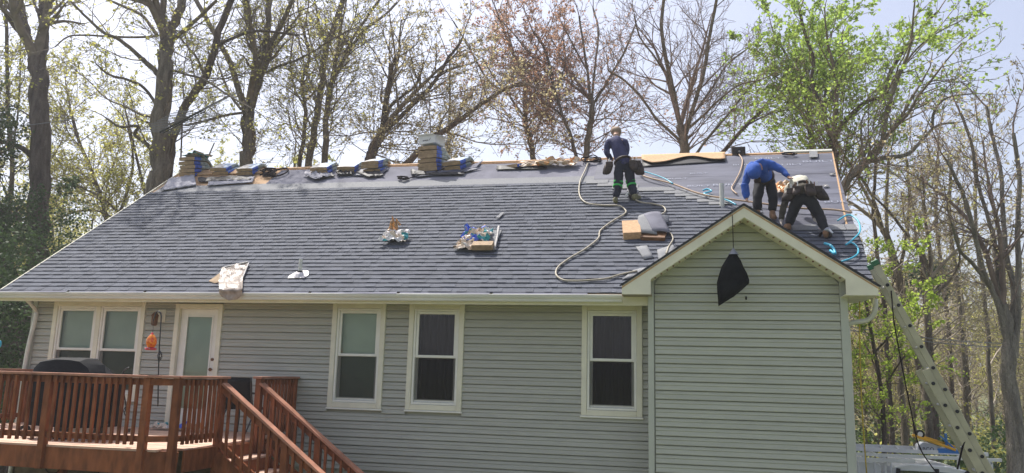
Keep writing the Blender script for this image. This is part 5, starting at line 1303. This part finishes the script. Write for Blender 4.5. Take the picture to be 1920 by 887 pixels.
hero('bare grey tree with fanned limbs between the standing roofer and the vent box', 10.5, [(19,15,[(1286,298),(1282,260),(1276,235)]), (11,7,[(1278,245),(1266,190),(1258,150),(1246,100),(1240,45),(1246,-10)]), (10,6,[(1286,250),(1300,200),(1318,140),(1328,80),(1340,20),(1345,-10)]), (7,4,[(1280,268),(1255,245),(1230,222),(1205,185),(1172,152),(1140,132)],-1.5), (6,3,[(1292,240),(1320,215),(1345,190),(1385,160),(1425,150)],-1), (6,3,[(1300,215),(1335,165),(1365,120),(1410,85)],1), (7,4,[(1303,292),(1330,255),(1365,215),(1392,180),(1420,148)],1.5), (5,3,[(1255,150),(1230,110),(1200,70),(1190,30)])], 33, 'bark', 'twig_red', None, dict(leaf=0, side=1.9, kink=.12))
hero('low arching bare branch tree left of the vent box', 12, [(8,5,[(1345,298),(1375,262),(1400,235),(1430,205),(1450,178),(1475,150)]), (4,2,[(1400,235),(1440,215),(1480,205)])], 34, 'bark_dark', 'twig_red', 'leaf_green', dict(leaf=.5, leafsize=.09))
GL = dict(leaf=3.6, leafsize=.095, side=2.2, up=.05, dens=2.8, lz=(4.0,8.5))
hero('green-leafed tree with pale trunk rising behind the bent roofers', 12, [(10,8,[(1523,295),(1520,240),(1518,205)]), (7,4,[(1518,215),(1508,175),(1490,140),(1475,105),(1450,60)],-1), (6,4,[(1516,200),(1515,150),(1520,100),(1530,40)]), (5,3,[(1518,180),(1535,150),(1550,120),(1560,60)],1), (4,3,[(1490,140),(1465,110),(1440,100)])], 35, 'bark_pale', 'twig', 'leaf_green', GL)
hero('tall leafy tree with dark base at the right end of the ridge, forking widely', 10, [(17,15,[(1566,380),(1565,330),(1563,290),(1561,262)]), (8,6,[(1560,268),(1550,235),(1545,205),(1532,180),(1522,150),(1525,110),(1508,60),(1500,20)]), (10,8,[(1566,262),(1580,232),(1600,212),(1625,190),(1655,182),(1663,172)],-1), (9,4,[(1663,172),(1668,140),(1690,100),(1708,75),(1735,45),(1760,20)],-1), (5,3,[(1545,205),(1550,160),(1575,110),(1580,60)],1)], 36, 'bark_dark', 'twig', 'leaf_green', dict(GL, side=2.8))
hero('pale mossy limbed tree right of the roof with a long arm sweeping right', 9, [(16,12,[(1560,420),(1582,352),(1600,325),(1622,305)]), (11,9,[(1622,305),(1645,285),(1655,262),(1662,215),(1675,165),(1690,130)],-1), (10,4,[(1622,305),(1660,296),(1700,290),(1722,270),(1745,245),(1765,233),(1795,230)],1), (6,3,[(1748,243),(1750,215),(1765,190),(1790,180),(1830,175)]), (5,3,[(1620,300),(1615,260),(1618,220),(1640,190)]), (4,2,[(1690,130),(1720,90),(1760,60),(1800,40)])], 37, 'bark_pale', 'twig', 'leaf_green', dict(GL, leaf=1.5))
hero('multi-stemmed bare tree at the right edge with stems fanning up', 6.5, [(28,15,[(1908,960),(1903,800),(1893,680),(1890,620),(1880,570)]), (11,6,[(1888,640),(1868,560),(1845,510),(1830,450),(1815,390),(1800,350),(1775,300)],-1), (9,5,[(1886,610),(1872,540),(1868,470),(1850,400),(1830,330),(1822,270),(1800,210)]), (11,6,[(1897,650),(1900,540),(1888,480),(1880,400),(1878,330),(1862,260),(1850,200)],1), (12,7,[(1903,670),(1910,520),(1908,430),(1912,340),(1900,250)]), (8,5,[(1868,560),(1830,500),(1800,470),(1785,420)],-1.5)], 38, 'bark_pale', 'twig_red', 'leaf_tan', dict(leaf=.35, side=1.2, clear=-1, leafsize=.07))
RB = dict(leaf=.5, leafsize=.085, clear=-2.5, side=1.3)
hero('trunk with forked top just right of the ladder', 12, [(13,9,[(1742,800),(1738,720),(1742,640),(1738,560),(1745,520)]), (7,4,[(1745,520),(1728,470),(1700,440),(1670,400),(1640,370)]), (6,4,[(1745,520),(1742,460),(1735,400),(1730,330)]), (5,3,[(1745,560),(1785,520),(1800,480),(1790,420)])], 39, 'bark', 'twig_pale', 'leaf_tan', RB)
hero('leaning trunk seen between ladder and house corner', 14, [(15,11,[(1745,790),(1727,700),(1708,620),(1690,540),(1672,470),(1655,430)]), (7,4,[(1655,430),(1640,380),(1620,340),(1600,320)]), (7,5,[(1685,520),(1700,440),(1705,360),(1700,300)])], 40, 'bark', 'twig_pale', 'leaf_yellow', RB)
hero('slim dark trunk directly behind the middle of the ladder', 13, [(11,8,[(1752,760),(1745,660),(1735,560),(1728,480)]), (5,3,[(1728,480),(1700,430),(1690,360)]), (5,3,[(1735,560),(1770,520),(1800,500)])], 41, 'bark_dark', 'twig_pale', 'leaf_yellow', RB)
hero('bright green-leafed sapling beside the right house corner', 6.5, [(8,5,[(1660,900),(1655,760),(1640,660),(1622,560)]), (4,2,[(1650,740),(1680,690),(1710,650)],-1), (4,2,[(1645,700),(1625,650),(1600,620)],1), (4,2,[(1640,660),(1680,620),(1715,600)]), (3,2,[(1630,600),(1660,560),(1680,520)])], 42, 'bark_dark', 'twig', 'leaf_bright', dict(leaf=3.2, leafsize=.07, clear=-3.5, side=3.2, spread=.8))
for k, (px, Y, lab) in enumerate(((1692, 16, 'straight grey trunk left of the ladder in the right woods'), (1668, 13, 'dark straight trunk nearest the yellow rope in the right woods'), (1810, 18, 'slender trunk right of the ladder foot in the woods'), (1785, 20, 'second slender trunk right of the ladder in the woods'), (1858, 15, 'thin dark trunk left of the multi-stemmed edge tree'))):
    hero(lab, Y, [((11,9,8,8,7)[k], 5, [(px+4,810),(px-3,700),(px-8,600),(px-20,500),(px-30,400),(px-26,300)])], 50+k, ('bark','bark_dark')[k % 2], 'twig_pale', 'leaf_tan', RB)
# left-edge thin trees + ivy
hero('thin pale tree at the left edge in front of the sky', 10, [(8,5,[(10,520),(18,400),(22,300),(15,200),(12,80),(10,-10)]), (4,2,[(20,300),(35,200),(38,120),(40,20)])], 60, 'bark', 'twig', 'leaf_yellow', dict(leaf=1.0, leafsize=.09, side=2.2))
hero('ivy-clad crooked trunk low at the left edge behind the roof corner', 7, [(24,15,[(30,560),(15,500),(5,450),(-8,380)]), (6,3,[(10,470),(40,430),(60,400),(100,390)])], 61, 'bark_dark', 'twig', 'leaf_dark', dict(leaf=2.5, leafsize=.10, side=4, clear=-1))
hero('bushy thin-stemmed tree with pale yellow leaves between the two big left trees', 13, [(7,5,[(205,480),(200,420),(180,340),(150,270),(130,200)]), (6,4,[(205,440),(235,370),(250,300),(240,240)]), (5,3,[(190,360),(160,330),(120,310),(90,290)]), (5,3,[(225,400),(190,370),(150,350),(120,330),(100,335)]), (5,3,[(215,410),(180,395),(130,400),(100,420)])], 62, 'bark', 'twig_red', 'leaf_yellow', dict(leaf=1.1, leafsize=.095, side=3.4, clear=-1))

# woodland of smaller, farther trees: a few kinds, each copied
def proto(h, seed, twig, leaf, lf, dens=1.0, lean=.04, lsz=.115):
    rn = random.Random(seed); P = dict(minr=.008, up=.05, leaf=lf, leafsize=lsz, maxlvl=2, kink=.13, dens=2.6*dens)
    tr = TW(); tw = TW(); pts = []; q = Vector((0,0,-.4)); d = Vector((rn.gauss(0,lean), rn.gauss(0,lean), 1)); n = 10
    for i in range(n+1): pts.append(q); q = q+d.normalized()*(h/n); d = d+Vector((rn.gauss(0,.06), rn.gauss(0,.06), .02))
    rad = [.16*(1-.8*i/n)*h/16 for i in range(n+1)]; rad[0] *= 1.3; tr.tube(pts, rad, 8)
    for c in range(26):
        t = .22+.77*c/26; i = min(n-1, int(t*n)); a = pts[i].lerp(pts[i+1], t*n-i); ax = (pts[i+1]-pts[i]).normalized()
        o = (Matrix.Rotation(rn.random()*6.28, 3, ax) @ ax.orthogonal()).normalized(); an = rn.uniform(.5, 1.0)
        grow(tw, a, ax*math.cos(an)+o*math.sin(an), h*.26*(1.1-t)*rn.uniform(.7,1.2)+.7, rad[i]*.4, 0, rn, P)
    e = empty('tree', (0,0,0)); tr.out('trunk', M['bark'] if seed % 2 else M['bark_pale'], None, e); tw.out('branches', M[twig], M[leaf], e)
    return e
RB_ = 0
kinds = [(proto(17, 101, 'twig', 'leaf_yellow', 1.8), 'slender tree with sparse yellow-green leaves', 'yellow-green woodland trees'),
         (proto(18, 102, 'twig_red', 'leaf_tan', 1.3), 'slender tree with tan buds and reddish twigs', 'tan-budded woodland trees'),
         (proto(15, 103, 'twig_pale', 'leaf_tan', .8), 'pale bare-twigged tree', 'pale bare woodland trees'),
         (proto(16, 104, 'twig', 'leaf_bright', 1.3), 'tree with fresh bright green leaves', 'bright green woodland trees')]
used = [False]*4
def place(k, x, y, s, rz):
    src, lab, grp = kinds[k]
    e = src if not used[k] else copy_tree(src); used[k] = True
    e.location = (x, y, gz(x, y)); e.rotation_euler = (0, 0, rz); e.scale = (s, s, s*1.0)
    q = RM.inverted() @ (Vector((x, y, 3))-CAM); px = 960+F*q.x/q.y
    reg = 'left of the roof' if px < 300 else ('above the left bundle stacks' if px < 620 else ('above the middle bundle stacks' if px < 920 else ('around the standing roofer' if px < 1210 else ('above the vent box' if px < 1590 else ('between corner and ladder' if px < 1740 else 'right of the ladder')))))
    dep = 'nearer' if y < 22 else ('mid-distance' if y < 42 else 'farthest')
    tag(e, '%s %s, %s' % (dep, lab, reg), 'tree', '%s %s %s' % (dep, grp, reg))
rp2 = random.Random(77)
# behind the ridge, seen above the roof; pixel column only decides the compass direction
for i in range(112):
    px = -60+2020*(i+rp2.random())/112; Y = rp2.uniform(18, 55); p = at(px, 600, Y)
    if px > 1560: k = rp2.choice((2,2,1,0))
    elif 950 < px < 1250: k = rp2.choice((3,0,1,3))
    elif px < 900: k = rp2.choice((0,0,1,2,0))
    else: k = rp2.choice((2,1,0))
    s = (.66 if px > 880 else .86)*rp2.uniform(.8, 1.15)*(.80+Y*.007)
    if px > 1600: s *= .82
    place(k, p.x, Y, s, rp2.random()*6.28)
for i in range(56):      # the denser wood on the right
    px = rp2.uniform(1590, 2060); Y = rp2.uniform(14, 85); p = at(px, 600, Y); place(rp2.choice((2,1,2,0)), p.x, Y, rp2.uniform(.42,.72)*(.75+Y*.008), rp2.random()*6.28)
for i in range(10):
    px = rp2.uniform(-160, 60); Y = rp2.uniform(12, 40); p = at(px, 600, Y); place(rp2.choice((0,1)), p.x, Y, rp2.uniform(.7,.95), rp2.random()*6.28)
for px, Y, s in ((985,17,.40),(1040,15,.42),(1072,18,.50),(1095,15,.38),(1130,19,.50),(1165,17,.45),(1195,20,.55),(1235,22,.5),(1330,19,.42),(1470,16,.36),(1400,22,.40)):
    p = at(px, 600, Y); place(3, p.x, Y, s, rp2.random()*6.28)
for i in range(14):      # budding trees filling the sky between the big left trunks
    px = 90+850*(i+rp2.random())/14; Y = rp2.uniform(13, 24); p = at(px, 600, Y); place(rp2.choice((0,0,1)), p.x, Y, rp2.uniform(.55,.85), rp2.random()*6.28)
# evergreen masses
def leafmass(name, label, cat, blobs, n, sz, m, seed, kind=None, base=None, trunk=None):
    rn = random.Random(seed); tw = TW()
    tot = sum(b[3]*b[4]*b[5] for b in blobs)
    for (x, y, z, rx, ry, rz) in blobs:
        nn = int(n*rx*ry*rz/tot); ncl = max(4, nn//26)
        for _ in range(ncl):
            while True:
                a = Vector((rn.uniform(-1,1), rn.uniform(-1,1), rn.uniform(-1,1)))
                if a.length < 1 and a.length > .35*rn.random(): break
            c = Vector((x+a.x*rx, y+a.y*ry, z+a.z*rz)); tone = rn.random(); cr = rn.uniform(.12,.30)
            for _ in range(26): tw.leaf(c+Vector((rn.gauss(0,cr), rn.gauss(0,cr), rn.gauss(0,cr*.6))), sz*rn.uniform(.6,1.3), rn, min(1,max(0,tone+rn.uniform(-.25,.25))))
    if kind:
        me = bpy.data.meshes.new(name); me.from_pydata(tw.lv, [], tw.lf); me.materials.append(M[m]); a = me.attributes.new('tone', 'FLOAT', 'FACE'); a.data.foreach_set('value', tw.lt)
        o = bpy.data.objects.new(name, me); C.objects.link(o); return tag(o, label, cat, None, kind)
    e = empty(name, base, label, cat); tr = TW()
    if trunk:
        for pts, r in trunk: tr.tube([Vector(q) for q in pts], [r*(1-.6*i/(len(pts)-1)) for i in range(len(pts))], 7)
        tr.out('trunk', M['bark_dark'], None, e)
    tw.out('branches', M['twig'], M[m], e, 'crown'); return e
a = at(12, 600, 3.5); zb = gz(a.x, 3.5)
leafmass('holly_tree', 'dense dark evergreen bush at the left edge beside the downspout', 'bush', [(a.x-.6,3.5,-1.6,1.5,1.3,1.9),(a.x-.2,3.2,.1,1.1,1.1,1.3),(a.x-.9,4,1.3,1.0,1,1.1),(a.x-1.6,3.5,-.4,1.2,1.2,2.0)], 15000, .10, 'leaf_dark', 201, base=(a.x-.5,3.5,zb), trunk=[([(a.x-.5,3.5,zb-.2),(a.x-.4,3.5,-1.2),(a.x-.6,3.6,1.2)], .10)])
b = at(25, 440, 6.2)
leafmass('ivy_foliage', 'ivy and evergreen leaves climbing around the left trunk above the roof corner', 'ivy', [(b.x,6.2,b.z-.6,1.3,.8,1.2),(b.x-.3,6.4,b.z+.6,1.0,.8,1.0),(b.x+1.1,7.2,b.z+.1,.8,.5,1.2),(b.x+1.2,7.6,b.z-1.4,1.3,.5,.9)], 6500, .085, 'leaf_dark', 202, base=(b.x,6.2,gz(b.x,6.2)), trunk=[([(b.x,6.2,gz(b.x,6.2)-.2),(b.x+.1,6.2,b.z-1),(b.x-.1,6.3,b.z+.8)], .06)])
c = at(1736, 520, 23); zc = gz(c.x, 23)
leafmass('pine_tree', 'distant dark green pine crown above the ladder in the right woods', 'tree', [(c.x,23,c.z,1.2,1.0,.6),(c.x-.6,23,c.z-.3,.7,.7,.45),(c.x+.6,23,c.z-.4,.8,.7,.5),(c.x+.1,23,c.z+.5,.6,.6,.35)], 9000, .10, 'leaf_dark', 203, base=(c.x,23,zc), trunk=[([(c.x,23,zc-.3),(c.x,23,c.z-.8),(c.x+.1,23,c.z+.5)], .15)])
# undergrowth: nobody could count it
rn = random.Random(9); bl = []
for i in range(150):
    px = rn.uniform(1590, 2080) if i < 105 else rn.uniform(-250, 60); Y = 9+70*rn.random()**1.5 if i < 105 else rn.uniform(7, 30)
    p = at(px, 700, Y); z = gz(p.x, Y); h = rn.uniform(.6, 2.0); bl.append((p.x, Y, z+h*.5, rn.uniform(.9,2.4), rn.uniform(.8,1.6), h))
leafmass('undergrowth', None, None, bl[::2], 44000, .13, 'leaf_dark', 301, kind='stuff')
leafmass('undergrowth', None, None, bl[1::2], 26000, .12, 'leaf_yellow', 302, kind='stuff')
# fallen litter / low weeds so that the forest floor is not a bare sheet

# ================================================================== HAZE
hm = bpy.data.materials.new('haze_air'); hm.use_nodes = True; n_ = hm.node_tree; n_.nodes.clear()
o_ = n_.nodes.new('ShaderNodeOutputMaterial'); v_ = n_.nodes.new('ShaderNodeVolumePrincipled'); v_.inputs['Density'].default_value = .0014; v_.inputs['Color'].default_value = (.93,.95,1,1); v_.inputs['Anisotropy'].default_value = .3
n_.links.new(v_.outputs[0], o_.inputs['Volume'])
tag(MB().box(-701, 701, -701, 701, -8, 32).build('haze', hm), kind='stuff')
